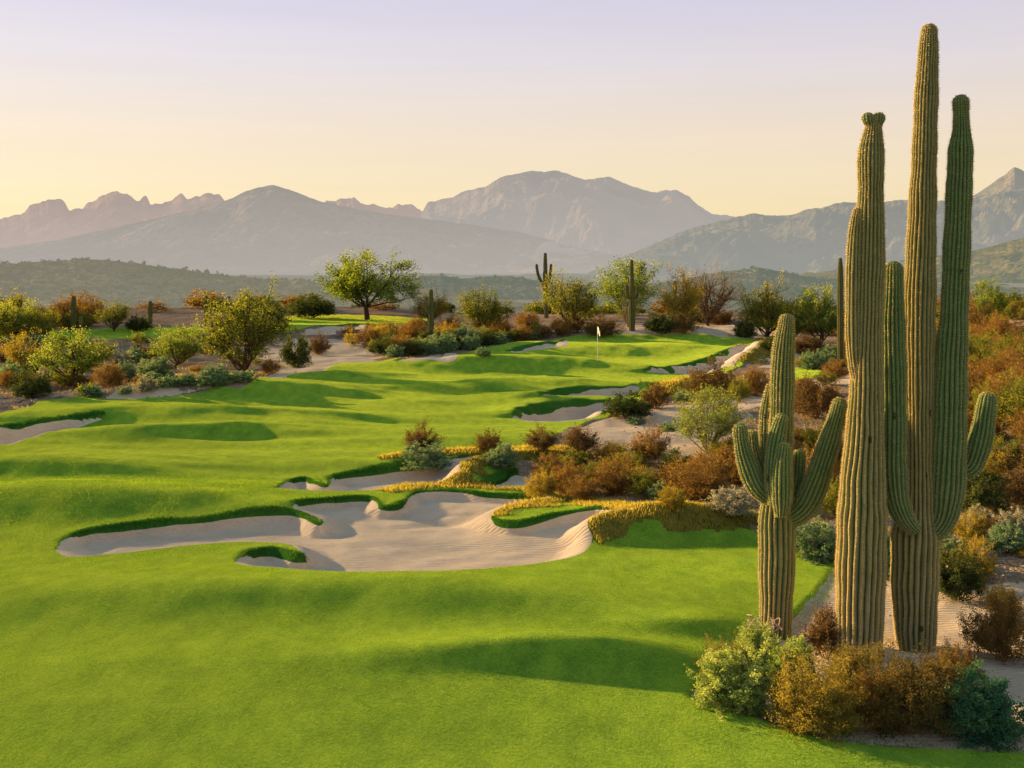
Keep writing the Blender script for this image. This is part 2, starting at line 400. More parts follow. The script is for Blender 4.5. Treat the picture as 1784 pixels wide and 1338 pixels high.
M_WASH = sand_material('wash_sand', (.37, .285, .21), (.49, .40, .305), (.58, .49, .38))
M_SOIL = soil_material()
M_ROUGH = roughground_material()

def build_ground():
    """the sheet is split into turf, sand and soil exactly along their outlines"""
    verts = np.stack([XX, YY, Z], -1).reshape(-1, 3)
    idx = np.arange(NV * NU).reshape(NV, NU)
    q = np.stack([idx[:-1, :-1], idx[:-1, 1:], idx[1:, 1:], idx[1:, :-1]], -1).reshape(-1, 4)
    C = cls.reshape(-1); qc = C[q]
    fc = qc[:, 0].copy()
    tri_by = {}
    newv = []; newl = []; nbase = [len(verts)]
    done = np.zeros(len(q), bool)
    for phi, isin in ((phiB.ravel(), lambda c: c >= 10), (phiG.ravel(), lambda c: (c == 1) | (c == 3))):
        ins = isin(qc)
        cross = ins.any(1) & ~ins.all(1) & ~done
        done |= cross
        qs, cs, is_ = q[cross], qc[cross], ins[cross]
        # class of the inner and of the outer side of every cut cell
        cin = np.where(is_, cs, -1).max(1); cout = np.where(~is_, cs, -1).max(1)
        f = np.where(is_, np.maximum(phi[qs], 1e-4), np.minimum(phi[qs], -1e-4))
        keys, tris, tcls = [], [], []
        def emit(tri, cl): tris.append(tri); tcls.append(cl)
        def edge(a, fa, b, fb):
            lo, hi = np.minimum(a, b), np.maximum(a, b)
            t = fa / (fa - fb); p = verts[a] * (1 - t)[:, None] + verts[b] * t[:, None]
            k = lo.astype(np.int64) * (NV * NU) + hi
            keys.append((k, p)); return -1 - (np.arange(len(k)) + sum(len(x[0]) for x in keys[:-1]))
        for tr_ in ((0, 1, 2), (0, 2, 3)):
            v = qs[:, tr_]; g = f[:, tr_]; pos = g > 0; n = pos.sum(1)
            for m_, cl in ((n == 3, cin), (n == 0, cout)):
                emit(v[m_], cl[m_])
            for want, lone_c, pair_c in ((1, cin, cout), (2, cout, cin)):
                for r in range(3):
                    lone = pos[:, r] if want == 1 else ~pos[:, r]
                    m_ = (n == want) & lone
                    if not m_.any(): continue
                    a_, b_, c_ = v[m_, r], v[m_, (r + 1) % 3], v[m_, (r + 2) % 3]
                    ga, gb, gc = g[m_, r], g[m_, (r + 1) % 3], g[m_, (r + 2) % 3]
                    e1, e2 = edge(a_, ga, b_, gb), edge(a_, ga, c_, gc)
                    emit(np.stack([a_, e1, e2], 1), lone_c[m_])
                    emit(np.stack([e1, b_, c_], 1), pair_c[m_]); emit(np.stack([e1, c_, e2], 1), pair_c[m_])
        K = np.concatenate([k for k, _ in keys]); Pn = np.vstack([p for _, p in keys])
        _, first, inv = np.unique(K, return_index=True, return_inverse=True)
        T_ = np.vstack(tris); cl = np.concatenate(tcls)
        neg = T_ < 0; T_[neg] = nbase[0] + inv.ravel()[-1 - T_[neg]]
        newv.append(Pn[first]); nbase[0] += len(first)
        newl.append((lip_shade.ravel()[K[first] // (NV * NU)] + lip_shade.ravel()[K[first] % (NV * NU)]) / 2)
        for c in np.unique(cl): tri_by.setdefault(int(c), []).append(T_[cl == c])
    allv = np.vstack([verts] + newv); lip_shade_v = np.concatenate([lip_shade.ravel()] + newl)
    fc[done] = -5
    todo = [('fairway', 1, M_GRASS, None), ('desert_ground', 0, M_SOIL, None), ('sandy_wash', 2, M_WASH, None), ('rough_bank', 3, M_ROUGH, None)]
    todo += [('sand_bunker', 10 + i, M_SAND, b[5]) for i, b in enumerate(BUNKERS)]
    for name, c, mat, lab in todo:
        f = q[fc == c]; t = np.vstack(tri_by.get(c, [np.zeros((0, 3), int)]))
        if not len(f) + len(t): continue
        u, inv = np.unique(np.concatenate([f.ravel(), t.ravel()]), return_inverse=True)
        nq = f.size
        o = obj(name, mesh_np(name, allv[u], inv[:nq], 4, mat, True, {'lip': lip_shade_v[u]} if c == 1 else None, extra=inv[nq:]))
        tag(o, lab, 'bunker' if lab else None, 'sand bunkers on the golf course' if lab else None, 'structure')
build_ground()
# ------------------------------------------------------------------ distant land: plain, hills, mountains (true distances, haze mixed into the surfaces)
def far_mat(name, lo, hi, haze, hz, scale, bush=0.0, bcol=(.05, .07, .03), bump=None, patch=None):
    """rock and scrub with evening haze mixed in as a glow: the haze thickens towards the foot of the slope"""
    m, nt = new_mat(name)
    p = pos_vec(nt)
    f = noise_n(nt, scale, 6, .62, p)
    c = ramp(nt, [(.35, lo), (.65, hi)], f)
    if bush:
        v = N(nt, 'ShaderNodeTexVoronoi'); v.inputs['Scale'].default_value = bush; L(nt, p, v.inputs['Vector'])
        big = noise_n(nt, bush * .12, 3, .6, p)
        th = mathn(nt, 'ADD', .22, mathn(nt, 'MULTIPLY', big, .35))
        k = mathn(nt, 'LESS_THAN', v.outputs['Distance'], th)
        c = mixc(nt, mathn(nt, 'MULTIPLY', k, .8), c, bcol)
    nr = bumpn(nt, f, bump or 1 / scale * .35, .8)
    d = diffuse(nt, c, nr)
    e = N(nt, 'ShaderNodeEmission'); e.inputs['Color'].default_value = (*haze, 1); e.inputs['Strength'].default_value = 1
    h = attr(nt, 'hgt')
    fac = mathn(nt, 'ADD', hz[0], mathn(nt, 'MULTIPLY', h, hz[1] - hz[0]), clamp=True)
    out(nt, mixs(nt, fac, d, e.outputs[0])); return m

def ridge_mesh(name, pts, dist, front, mat, base_row=500, nu=520, nv=90, spur=.35, freq=6.0, seed=1, jag=.012, back=.25, power=1.5, rowjit=0):
    """a range whose skyline follows pts (photo px, row) at distance dist; its slopes run out towards the viewer over front metres"""
    pts = np.array(pts, float)
    px = np.linspace(pts[0, 0], pts[-1, 0], nu)
    row = np.interp(px, pts[:, 0], pts[:, 1])
    row = row + rowjit * fbm(px / 11, px * 0 + seed, 4, seed)
    u = (px - CX) / F
    zr = ZC - (row - HR) * dist / F                       # skyline height
    zb = ZC - (base_row - HR) * (dist - front) / F        # height of the foot
    t = np.concatenate([np.linspace(-1, 0, nv, endpoint=False), np.linspace(0, 1, nv // 4)])
    T, Uu = np.meshgrid(t, u, indexing='ij'); ZR = np.broadcast_to(zr, T.shape)
    D = np.where(T < 0, dist + T * front, dist + T * dist * back)
    X = Uu * D
    k = 1 - np.abs(T)
    prof = np.where(T < 0, k ** power, k ** 1.0)
    H = (ZR - zb)
    n1 = ridged(X / dist * freq, D / dist * freq * .8, 5, seed)
    n2 = fbm(X / dist * freq * 3, D / dist * freq * 2.4, 4, seed + 9)
    env = np.clip(np.sin(np.clip(k, 0, 1) * math.pi), 0, 1) ** .75 + .05 * (k > .97)
    hmean = np.maximum(np.abs(ZR - zb), 0.02 * dist)
    Zm = zb + H * prof + hmean * env * spur * (n1 - .68) + hmean * env * spur * .25 * n2
    # keep everything in front of the crest below the sight line to it
    lim = ZC + (ZR - ZC) * D / dist - (1 - k) * .006 * dist
    Zm = np.where(T < 0, np.minimum(Zm, lim), Zm)
    v = np.stack([X, D, Zm], -1).reshape(-1, 3)
    n0, n1_ = T.shape
    idx = np.arange(n0 * n1_).reshape(n0, n1_)
    q = np.stack([idx[:-1, :-1], idx[:-1, 1:], idx[1:, 1:], idx[1:, :-1]], -1).reshape(-1, 4)
    hg = np.clip((Zm - zb) / (np.abs(zr).max() - zb + 1), 0, 1)
    o = obj(name, mesh_np(name, v, q, 4, mat, False if freq > 9 else True, {'hgt': hg}))
    tag(o, kind='structure'); return o

HZ = 1.0
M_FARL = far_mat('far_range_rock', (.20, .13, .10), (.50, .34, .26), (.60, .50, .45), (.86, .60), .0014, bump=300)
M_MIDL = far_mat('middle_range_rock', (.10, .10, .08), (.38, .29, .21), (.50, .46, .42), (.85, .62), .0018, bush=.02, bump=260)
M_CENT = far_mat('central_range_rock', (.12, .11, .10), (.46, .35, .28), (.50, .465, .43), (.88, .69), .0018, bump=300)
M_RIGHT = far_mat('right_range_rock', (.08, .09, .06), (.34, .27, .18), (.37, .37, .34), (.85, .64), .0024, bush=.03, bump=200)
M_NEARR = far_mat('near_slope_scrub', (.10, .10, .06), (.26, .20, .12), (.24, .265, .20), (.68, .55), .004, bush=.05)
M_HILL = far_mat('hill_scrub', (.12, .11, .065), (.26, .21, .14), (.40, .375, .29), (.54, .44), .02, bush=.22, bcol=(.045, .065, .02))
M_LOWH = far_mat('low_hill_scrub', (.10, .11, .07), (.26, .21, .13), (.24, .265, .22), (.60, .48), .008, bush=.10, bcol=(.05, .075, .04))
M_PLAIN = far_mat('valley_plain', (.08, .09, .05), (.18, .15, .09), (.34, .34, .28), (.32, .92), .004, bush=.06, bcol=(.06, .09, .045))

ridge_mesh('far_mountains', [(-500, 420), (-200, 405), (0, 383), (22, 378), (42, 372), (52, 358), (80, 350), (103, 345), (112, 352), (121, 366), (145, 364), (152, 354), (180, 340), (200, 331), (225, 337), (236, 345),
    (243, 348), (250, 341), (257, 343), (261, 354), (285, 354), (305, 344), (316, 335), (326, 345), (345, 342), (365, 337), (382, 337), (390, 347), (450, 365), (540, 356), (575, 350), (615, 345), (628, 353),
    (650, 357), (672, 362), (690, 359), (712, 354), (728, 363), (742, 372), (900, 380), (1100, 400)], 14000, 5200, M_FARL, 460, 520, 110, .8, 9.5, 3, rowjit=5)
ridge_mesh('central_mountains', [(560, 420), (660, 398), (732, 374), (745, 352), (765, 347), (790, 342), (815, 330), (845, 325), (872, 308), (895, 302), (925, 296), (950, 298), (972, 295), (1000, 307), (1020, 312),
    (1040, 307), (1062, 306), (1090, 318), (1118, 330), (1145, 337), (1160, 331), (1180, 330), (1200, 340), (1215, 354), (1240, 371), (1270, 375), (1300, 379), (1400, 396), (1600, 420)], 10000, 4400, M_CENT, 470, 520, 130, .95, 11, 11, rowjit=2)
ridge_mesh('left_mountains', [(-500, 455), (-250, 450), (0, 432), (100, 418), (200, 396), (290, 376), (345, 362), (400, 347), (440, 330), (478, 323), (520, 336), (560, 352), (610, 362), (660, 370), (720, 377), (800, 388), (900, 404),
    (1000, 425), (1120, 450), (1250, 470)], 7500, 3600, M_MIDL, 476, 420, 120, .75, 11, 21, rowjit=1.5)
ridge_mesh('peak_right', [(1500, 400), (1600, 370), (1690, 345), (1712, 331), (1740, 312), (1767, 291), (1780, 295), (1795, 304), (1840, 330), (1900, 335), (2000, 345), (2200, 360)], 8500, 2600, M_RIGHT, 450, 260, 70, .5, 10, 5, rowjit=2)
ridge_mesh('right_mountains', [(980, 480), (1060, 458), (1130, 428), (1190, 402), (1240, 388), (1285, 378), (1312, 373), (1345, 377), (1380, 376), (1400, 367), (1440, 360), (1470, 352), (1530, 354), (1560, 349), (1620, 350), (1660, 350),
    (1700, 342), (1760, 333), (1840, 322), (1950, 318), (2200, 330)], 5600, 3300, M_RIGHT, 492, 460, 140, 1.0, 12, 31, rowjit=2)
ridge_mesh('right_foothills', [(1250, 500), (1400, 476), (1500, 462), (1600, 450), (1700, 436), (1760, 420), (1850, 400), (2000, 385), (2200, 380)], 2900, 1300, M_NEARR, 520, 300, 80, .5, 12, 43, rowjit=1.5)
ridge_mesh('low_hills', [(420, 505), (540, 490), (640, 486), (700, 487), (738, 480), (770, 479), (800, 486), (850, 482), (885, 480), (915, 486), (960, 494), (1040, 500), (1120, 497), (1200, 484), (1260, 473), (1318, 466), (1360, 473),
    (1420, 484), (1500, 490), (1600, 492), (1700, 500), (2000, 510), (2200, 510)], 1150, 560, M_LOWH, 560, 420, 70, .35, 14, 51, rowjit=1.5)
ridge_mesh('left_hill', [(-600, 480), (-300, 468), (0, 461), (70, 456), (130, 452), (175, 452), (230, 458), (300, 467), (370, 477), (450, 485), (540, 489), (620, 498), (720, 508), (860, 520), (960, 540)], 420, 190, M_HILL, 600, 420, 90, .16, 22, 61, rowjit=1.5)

# the plain: one sheet under everything out to the horizon (and behind the viewer)
def plain():
    rr = np.concatenate([[0], np.geomspace(60, 45000, 120)]); aa = np.linspace(0, 2 * math.pi, 145)[:-1]
    RR, AA = np.meshgrid(rr, aa, indexing='ij')
    x, y = RR * np.sin(AA), RR * np.cos(AA)
    front = (y > 0) & (np.abs(x) < .66 * np.maximum(y, 1)) & (y < 172)
    z = -3.2 - 26 * sstep(150, 900, RR) + 1.2 * fbm(x / 90, y / 90, 3, 2) * sstep(300, 900, RR)
    z = np.where(RR > 1500, z - (RR - 1500) * .0008, z)
    z = np.where((y > 0) & (RR < 260), -4.2 - 3 * sstep(170, 260, RR), z)
    v = np.stack([x, y, z], -1).reshape(-1, 3)
    na = len(aa); idx = np.arange(len(rr) * na).reshape(len(rr), na)
    q = np.stack([idx[:-1, :], np.roll(idx[:-1, :], -1, 1), np.roll(idx[1:, :], -1, 1), idx[1:, :]], -1).reshape(-1, 4)
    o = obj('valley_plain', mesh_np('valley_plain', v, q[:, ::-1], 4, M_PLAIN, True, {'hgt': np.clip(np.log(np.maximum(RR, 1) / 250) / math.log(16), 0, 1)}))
    tag(o, kind='structure')
plain()

# scrub dotted over the left hill: countless far-off bushes, one object
def hill_scrub(name, src, n, size, mat, seed, yr):
    rng = np.random.default_rng(seed)
    me = bpy.data.objects[src].data; nvv = len(me.vertices)
    co = np.empty(nvv * 3, np.float32); me.vertices.foreach_get('co', co); co = co.reshape(-1, 3)
    co = co[(co[:, 1] < yr[1]) & (co[:, 1] > yr[0])]
    k = rng.integers(0, len(co), n); c = co[k] + rng.normal(0, 1, (n, 3)) * [1.4, 1.4, 0]
    nb = 14
    s = size * rng.uniform(.5, 1.5, n)
    d = rng.normal(0, 1, (n, nb, 3)); d /= np.linalg.norm(d, axis=2, keepdims=True); d[..., 2] = np.abs(d[..., 2]) * .8
    ctr = c[:, None] + d * s[:, None, None] * rng.uniform(.4, 1, (n, nb, 1))
    a = rng.normal(0, 1, (n, nb, 3, 3)) * (s * .42)[:, None, None, None]
    v = (ctr[:, :, None] + a).reshape(-1, 3)
    t = np.repeat(rng.uniform(0, 1, n), nb * 3)
    o = obj(name, mesh_np(name, v, np.arange(len(v)), 3, mat, False, {'tint': t}))
    return o
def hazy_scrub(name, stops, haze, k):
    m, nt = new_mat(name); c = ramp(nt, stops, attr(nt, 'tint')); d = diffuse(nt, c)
    e = N(nt, 'ShaderNodeEmission'); e.inputs['Color'].default_value = (*haze, 1); out(nt, mixs(nt, k, d, e.outputs[0])); return m  # distance haze laid over the leaves as an even glow
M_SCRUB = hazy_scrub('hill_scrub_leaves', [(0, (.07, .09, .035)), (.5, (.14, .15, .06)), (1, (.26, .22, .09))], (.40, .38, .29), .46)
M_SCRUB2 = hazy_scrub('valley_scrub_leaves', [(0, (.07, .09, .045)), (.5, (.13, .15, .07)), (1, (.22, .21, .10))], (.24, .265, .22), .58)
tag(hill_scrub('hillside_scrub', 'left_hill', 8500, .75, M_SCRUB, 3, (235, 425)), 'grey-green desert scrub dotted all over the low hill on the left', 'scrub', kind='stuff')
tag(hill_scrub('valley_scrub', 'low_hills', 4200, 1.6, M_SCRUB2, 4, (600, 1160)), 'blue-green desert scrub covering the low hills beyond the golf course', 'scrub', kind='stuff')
# ------------------------------------------------------------------ saguaros
def cactus_material(name='saguaro_skin', k=1.0):
    m, nt = new_mat(name)
    cr = attr(nt, 'crest'); wd = attr(nt, 'wood'); p = pos_vec(nt)
    n1 = noise_n(nt, 5, 4, .6, p); n2 = noise_n(nt, 38, 3, .7, p)
    green = ramp(nt, [(.3, (.055, .150, .060)), (.5, (.090, .215, .082)), (.7, (.145, .285, .105))], mathn(nt, 'ADD', mathn(nt, 'MULTIPLY', n1, .6), mathn(nt, 'MULTIPLY', n2, .4)))
    tan = ramp(nt, [(.35, (.46, .32, .12)), (.65, (.74, .56, .25))], n2)
    body = mixc(nt, mathn(nt, 'MULTIPLY', wd, .66, True), green, ramp(nt, [(.35, (.19, .18, .085)), (.65, (.34, .28, .14))], n1))
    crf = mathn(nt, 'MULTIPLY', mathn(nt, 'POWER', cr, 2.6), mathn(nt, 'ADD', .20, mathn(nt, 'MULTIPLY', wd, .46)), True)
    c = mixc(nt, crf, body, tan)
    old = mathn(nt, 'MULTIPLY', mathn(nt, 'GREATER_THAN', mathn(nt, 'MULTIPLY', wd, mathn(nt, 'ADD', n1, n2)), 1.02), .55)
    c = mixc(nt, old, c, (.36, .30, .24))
    gro = mathn(nt, 'MULTIPLY', mathn(nt, 'ADD', .34, mathn(nt, 'MULTIPLY', mathn(nt, 'POWER', cr, .6), .66), True), .84 * k)  # shade between the ribs put into the colour: grooves darkened
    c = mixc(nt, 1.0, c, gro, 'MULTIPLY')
    sv = N(nt, 'ShaderNodeTexVoronoi'); sv.inputs['Scale'].default_value = 3.1; L(nt, pos_vec(nt, (1, 1, .55)), sv.inputs['Vector'])
    c = mixc(nt, mathn(nt, 'MULTIPLY', mathn(nt, 'LESS_THAN', sv.outputs['Distance'], .10), .75), c, (.035, .028, .018))     # pecked scars
    out(nt, diffuse(nt, c, bumpn(nt, n2, .006, .5))); return m
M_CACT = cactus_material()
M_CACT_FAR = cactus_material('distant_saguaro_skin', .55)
def spine_material():
    m, nt = new_mat('cactus_spines')
    t = attr(nt, 'tint'); c = ramp(nt, [(0, (.42, .30, .14)), (1, (.85, .65, .34))], t)
    tr = N(nt, 'ShaderNodeBsdfTranslucent'); L(nt, c, tr.inputs['Color'])
    out(nt, mixs(nt, .45, diffuse(nt, c), tr.outputs[0])); return m
M_SPINE = spine_material()

def frames(P):
    T = np.gradient(P, axis=0); T /= np.linalg.norm(T, axis=1, keepdims=True) + 1e-9
    ref = np.array([0, -1.0, 0]); Ns = []
    n = ref - T[0] * (ref @ T[0]); n /= np.linalg.norm(n)
    for t in T:
        n = n - t * (n @ t); n /= np.linalg.norm(n) + 1e-9; Ns.append(n.copy())
    Ns = np.array(Ns); return T, Ns, np.cross(T, Ns)

def stem(path, rads, ribs, seed, wood=(0, 0), step=.035, cap=True, amp=.11, spn=True, spine_len=.028, pinch=True, neck=False):
    """one ribbed column swept along path; returns (verts, quads, crest, wood), (spine verts, tint)"""
    rng = np.random.default_rng(seed)
    path = np.asarray(path, float); rads = np.asarray(rads, float)
    P = catmull(path, 14); Rr = catmull(np.c_[rads, rads], 14)[:, 0]
    s = np.concatenate([[0], np.cumsum(np.linalg.norm(np.diff(P, axis=0), axis=1))])
    n = max(10, int(s[-1] / step)); ss = np.linspace(0, s[-1], n)
    P = np.stack([np.interp(ss, s, P[:, k]) for k in range(3)], -1); Rr = np.interp(ss, s, Rr)
    Rr = Rr * (1 + .035 * fbm(ss * 2.2, ss * 0 + seed, 3, seed)) + .004 * np.sin(ss * 9 + seed)
    T, A, B = frames(P)
    if cap:                                     # rounded growing tip
        k = 9; r = Rr[-1]; e = P[-1]
        th = np.linspace(0, math.pi / 2, k + 1)[1:]
        P = np.vstack([P, e + T[-1] * (r * 1.05 * np.sin(th))[:, None]]); Rr = np.concatenate([Rr, np.maximum(r * np.cos(th), .002)])
        T = np.vstack([T, np.repeat(T[-1:], k, 0)]); A = np.vstack([A, np.repeat(A[-1:], k, 0)]); B = np.vstack([B, np.repeat(B[-1:], k, 0)])
        ss = np.concatenate([ss, ss[-1] + r * np.sin(th)])
    m = ribs * 8
    ang = np.arange(m) / m * 2 * math.pi
    n = len(P)
    tw = .15 * fbm(ss * .6, ss * 0 + seed + 3, 2, seed + 2)[:, None] + .075 * (vnoise(ss[:, None] * 3.0 + 0 * ang[None], ang[None] * ribs / 6.283 * .9 + seed, seed) - .5)
    ph = (ang[None] * ribs) % (2 * math.pi)
    prof = np.abs(np.cos(ph / 2)) ** .62                     # 1 on the crest, 0 in the groove
    prof = prof ** 1.0
    fade = np.ones(n)
    rr = Rr[:, None] * (1 + amp * (prof - .62) * 1.6)
    # swollen areoles along the crest
    are = (.5 + .5 * np.cos(ss / .042 * 2 * math.pi))[:, None] * (prof > .86)
    rr = rr + .0035 * are
    rr = rr * (1 + .018 * (vnoise(ss[:, None] * 5, ang[None] * 3 + seed, seed + 5) - .5))
    a2 = ang[None] + tw
    V = P[:, None] + rr[..., None] * (np.cos(a2)[..., None] * A[:, None] + np.sin(a2)[..., None] * B[:, None])
    idx = np.arange(n * m).reshape(n, m); nx = np.roll(idx, -1, 1)
    q = np.stack([idx[:-1], nx[:-1], nx[1:], idx[1:]], -1).reshape(-1, 4)
    crest = np.broadcast_to(prof, (n, m)).copy()
    tipg = sstep(len(P) - 16, len(P) - 1, np.arange(n)) if cap else np.zeros(n)
    crest = np.clip(crest + .5 * tipg[:, None], 0, 1)
    w = np.interp(ss / ss[-1], [0, .35, 1], [wood[0], (wood[0] + wood[1]) / 2, wood[1]])
    wv = np.broadcast_to(w[:, None], (n, m))
    sp_v = np.zeros((0, 3)); sp_t = np.zeros(0)
    if spn:
        rows = np.arange(0, ss[-1] - .01, .036)
        ks = np.clip(np.searchsorted(ss, rows), 1, n - 1)
        rj = np.arange(ribs) * 8
        base = V[ks][:, rj].reshape(-1, 3)
        nd = base - np.repeat(P[ks], ribs, 0); nd /= np.linalg.norm(nd, axis=1, keepdims=True) + 1e-9
        td = np.repeat(T[ks], ribs, 0)
        ns = 5
        base = np.repeat(base, ns, 0); nd = np.repeat(nd, ns, 0); td = np.repeat(td, ns, 0)
        d = nd * rng.uniform(.3, 1, (len(base), 1)) + rng.normal(0, .65, base.shape) ; d /= np.linalg.norm(d, axis=1, keepdims=True)
        ln = spine_len * rng.uniform(.6, 1.25, (len(base), 1))
        sd = np.cross(d, rng.normal(0, 1, base.shape)); sd /= np.linalg.norm(sd, axis=1, keepdims=True) + 1e-9
        b0 = base + rng.normal(0, .003, base.shape)
        w0 = .0028
        sp_v = np.stack([b0 - sd * w0, b0 + sd * w0, b0 + d * ln], 1).reshape(-1, 3)
        sp_t = np.repeat(rng.uniform(0, 1, len(base)), 3)
    return (V.reshape(-1, 3), q, crest.ravel(), wv.ravel()), (sp_v, sp_t)

def px_path(pts, Y, dy=0.0):
    """photo-traced centre line (px, row, half width px [, depth offset m]) at distance Y, as metres"""
    P, r = [], []
    for p in pts:
        y = Y + dy + (p[3] if len(p) > 3 else 0)
        P.append(((p[0] - CX) / F * y, y, ZC - (p[1] - HR) * y / F)); r.append(p[2] / F * y)
    return np.array(P), np.array(r)

def build_saguaro(label, Y, trunk, arms, ribs, wood, group=None, spines=True, seed=0, step=.035):
    P, r = px_path(trunk, Y)
    g = ground(P[0, 0], P[0, 1]); P[0, 2] = min(P[0, 2], g - .08)
    root = empty('saguaro_cactus', (P[0, 0], P[0, 1], g)); tag(root, label, 'cactus', group)
    def add(name, P, r, ribs, wd, sd, am, spine_len=.028):
        (v, q, c, w), (sv, st) = stem(P - np.array(root.location), r, ribs, sd, wd, step=step, amp=am, spn=spines, spine_len=spine_len)
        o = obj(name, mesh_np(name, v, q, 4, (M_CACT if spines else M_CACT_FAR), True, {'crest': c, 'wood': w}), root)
        if spines:
            obj('spines', mesh_np('spines', sv, np.arange(len(sv)), 3, M_SPINE, False, {'tint': st}), o)
        return o
    add('trunk', P, r, ribs, wood, seed, .13)
    for i, a in enumerate(arms):
        pts, dy, rb, wd = a[:4]
        P, r = px_path(pts, Y, dy)
        add(a[4] if len(a) > 4 else 'arm', P, r, rb, wd, seed + 10 + i, .12)
    return root

# tall single column with one fused side column and a two-knobbed top
YB, YC, YA = 15.2, 15.7, 16.3
build_saguaro('thick tan saguaro in the middle of the front three, topped by two round knobs', YB,
    [(1494, 1168, 38), (1497, 1100, 37.5), (1499, 1030, 38), (1501, 940, 39), (1503, 860, 36), (1506, 760, 29.5), (1509, 680, 26), (1512, 600, 23), (1515, 520, 22.5), (1516, 440, 23), (1516, 380, 21.5),
     (1517, 330, 20), (1517, 290, 20.5), (1518, 262, 20.5), (1520, 238, 16.5), (1522, 218, 12), (1522, 211, 10.5)],
    [([(1506, 700, 9), (1495, 660, 10), (1489, 625, 11.5), (1487, 580, 12.5), (1487, 500, 12.5), (1488, 440, 12), (1490, 400, 9.5), (1493, 368, 6.5)], -.02, 13, (.75, .6)),
     ([(1516, 219, 4), (1513, 213, 8), (1512, 206, 9.6)], -.03, 11, (.25, .1), 'bud'),
     ([(1527, 219, 4), (1530, 213, 8), (1531, 206, 9.6)], -.02, 11, (.25, .1), 'bud')],
    22, (1.0, .45), seed=1)
build_saguaro('tallest saguaro, right of the knobbed one, with three upright arms', YC,
    [(1597, 1172, 26), (1595, 1110, 31), (1593, 1040, 35), (1594, 985, 37.5), (1595, 930, 37), (1600, 885, 27), (1602, 820, 22.5), (1602, 700, 22.5), (1602, 600, 24.5), (1603, 500, 24), (1605, 420, 22.5),
     (1608, 335, 20.5), (1611, 250, 19), (1613, 190, 18.5), (1615.5, 130, 17.5), (1617, 100, 15.5), (1618, 70, 13.5), (1619, 54, 12.5)],
    [([(1596, 925, 11), (1583, 912, 14), (1571, 893, 17.5), (1561, 862, 20.5), (1557, 815, 21), (1556, 720, 20.5), (1556, 620, 20), (1556, 540, 18), (1557, 495, 15.5), (1557, 470, 14.5)], -.30, 18, (.15, .0)),
     ([(1618, 935, 13), (1633, 920, 18), (1645, 895, 23), (1651, 850, 26.5), (1653, 780, 27), (1655, 690, 26.5), (1659, 600, 23.5), (1663, 540, 21.5), (1667, 430, 21), (1671, 330, 20), (1673.5, 265, 19), (1675, 232, 14.5),
       (1674.5, 200, 12.5), (1674, 178, 12.2)], -.12, 20, (.15, .0)),
     ([(1664, 822, 9), (1680, 822, 14), (1693, 810, 17), (1703, 785, 18), (1712, 750, 17.5), (1717, 718, 16), (1720, 698, 14)], -.02, 16, (.05, 0))],
    22, (.95, .5), seed=40)
build_saguaro('short candelabra saguaro with many arms, leftmost of the three in front', YA,
    [(1351, 1125, 24), (1352, 1060, 25.5), (1353, 1000, 28.5), (1354, 950, 29.5), (1354, 900, 28.5), (1356, 850, 24), (1360, 760, 19.5), (1363, 690, 19), (1364, 630, 18.5), (1367, 592, 16), (1370, 568, 13.2), (1371, 558, 12.3)],
    [([(1350, 868, 8), (1340, 840, 9.5), (1335, 800, 10.5), (1333, 750, 10.5), (1336, 710, 9.5), (1341, 675, 6.5)], .22, 13, (.4, .2)),
     ([(1346, 873, 11), (1330, 861, 14.5), (1315, 842, 16.5), (1303, 812, 16), (1295, 785, 14), (1291, 762, 11.5), (1290, 749, 11)], -.06, 16, (.1, 0)),
     ([(1344, 862, 9), (1332, 838, 10.5), (1321, 808, 10.5), (1314, 782, 9), (1312, 765, 8.2), (1311, 757, 8)], .14, 13, (.1, 0)),
     ([(1350, 880, 10), (1346, 845, 12), (1347, 805, 13.5), (1351, 775, 14), (1357, 748, 12.5), (1361, 732, 10.5), (1362, 729, 10)], -.24, 14, (.1, 0)),
     ([(1360, 902, 8), (1361, 889, 12), (1361.5, 865, 15.5), (1362, 835, 16.5), (1363, 808, 14.5), (1365, 788, 11.5), (1366, 781, 11)], -.36, 15, (.15, 0)),
     ([(1368, 885, 9), (1381, 866, 11), (1388, 840, 11.5), (1391, 812, 11), (1392, 794, 10.2)], .16, 13, (.1, 0)),
     ([(1368, 908, 12), (1386, 898, 18), (1404, 880, 20.5), (1420, 845, 20.5), (1434, 803, 18.5), (1447, 762, 16.5), (1457, 728, 13.8), (1463, 705, 12)], -.10, 18, (.1, 0))],
    20, (.7, .15), seed=80)

# distant saguaros among the trees
FS = 'saguaros standing far off among the trees'
def far_sag(label, Y, trunk, arms, seed):
    Y = Y or unproj(trunk[0][0], trunk[0][1])[1]
    build_saguaro(label, Y, trunk, [(a, d, 10, (.4, .3)) for a, d in arms], 12, (.6, .5), FS, spines=False, seed=seed, step=.12)
far_sag('single column saguaro in front of the hill, far left', None, [(128, 580, 3.6), (128, 560, 4), (128, 535, 4.2), (128.5, 518, 3.2)], [], 201)
far_sag('very short saguaro just right of the far left column', 64, [(141, 578, 2.6), (141, 560, 3), (141, 553, 2.6)], [], 202)
far_sag('thin saguaro rising behind the left lawn strip', 108, [(262, 560, 3.2), (262, 540, 3.6), (262, 527, 2.8)], [], 203)
far_sag('thin saguaro peeping over the large olive tree on the left', 108, [(359, 562, 3), (359, 535, 3.5), (359, 518, 2.7)], [], 204)
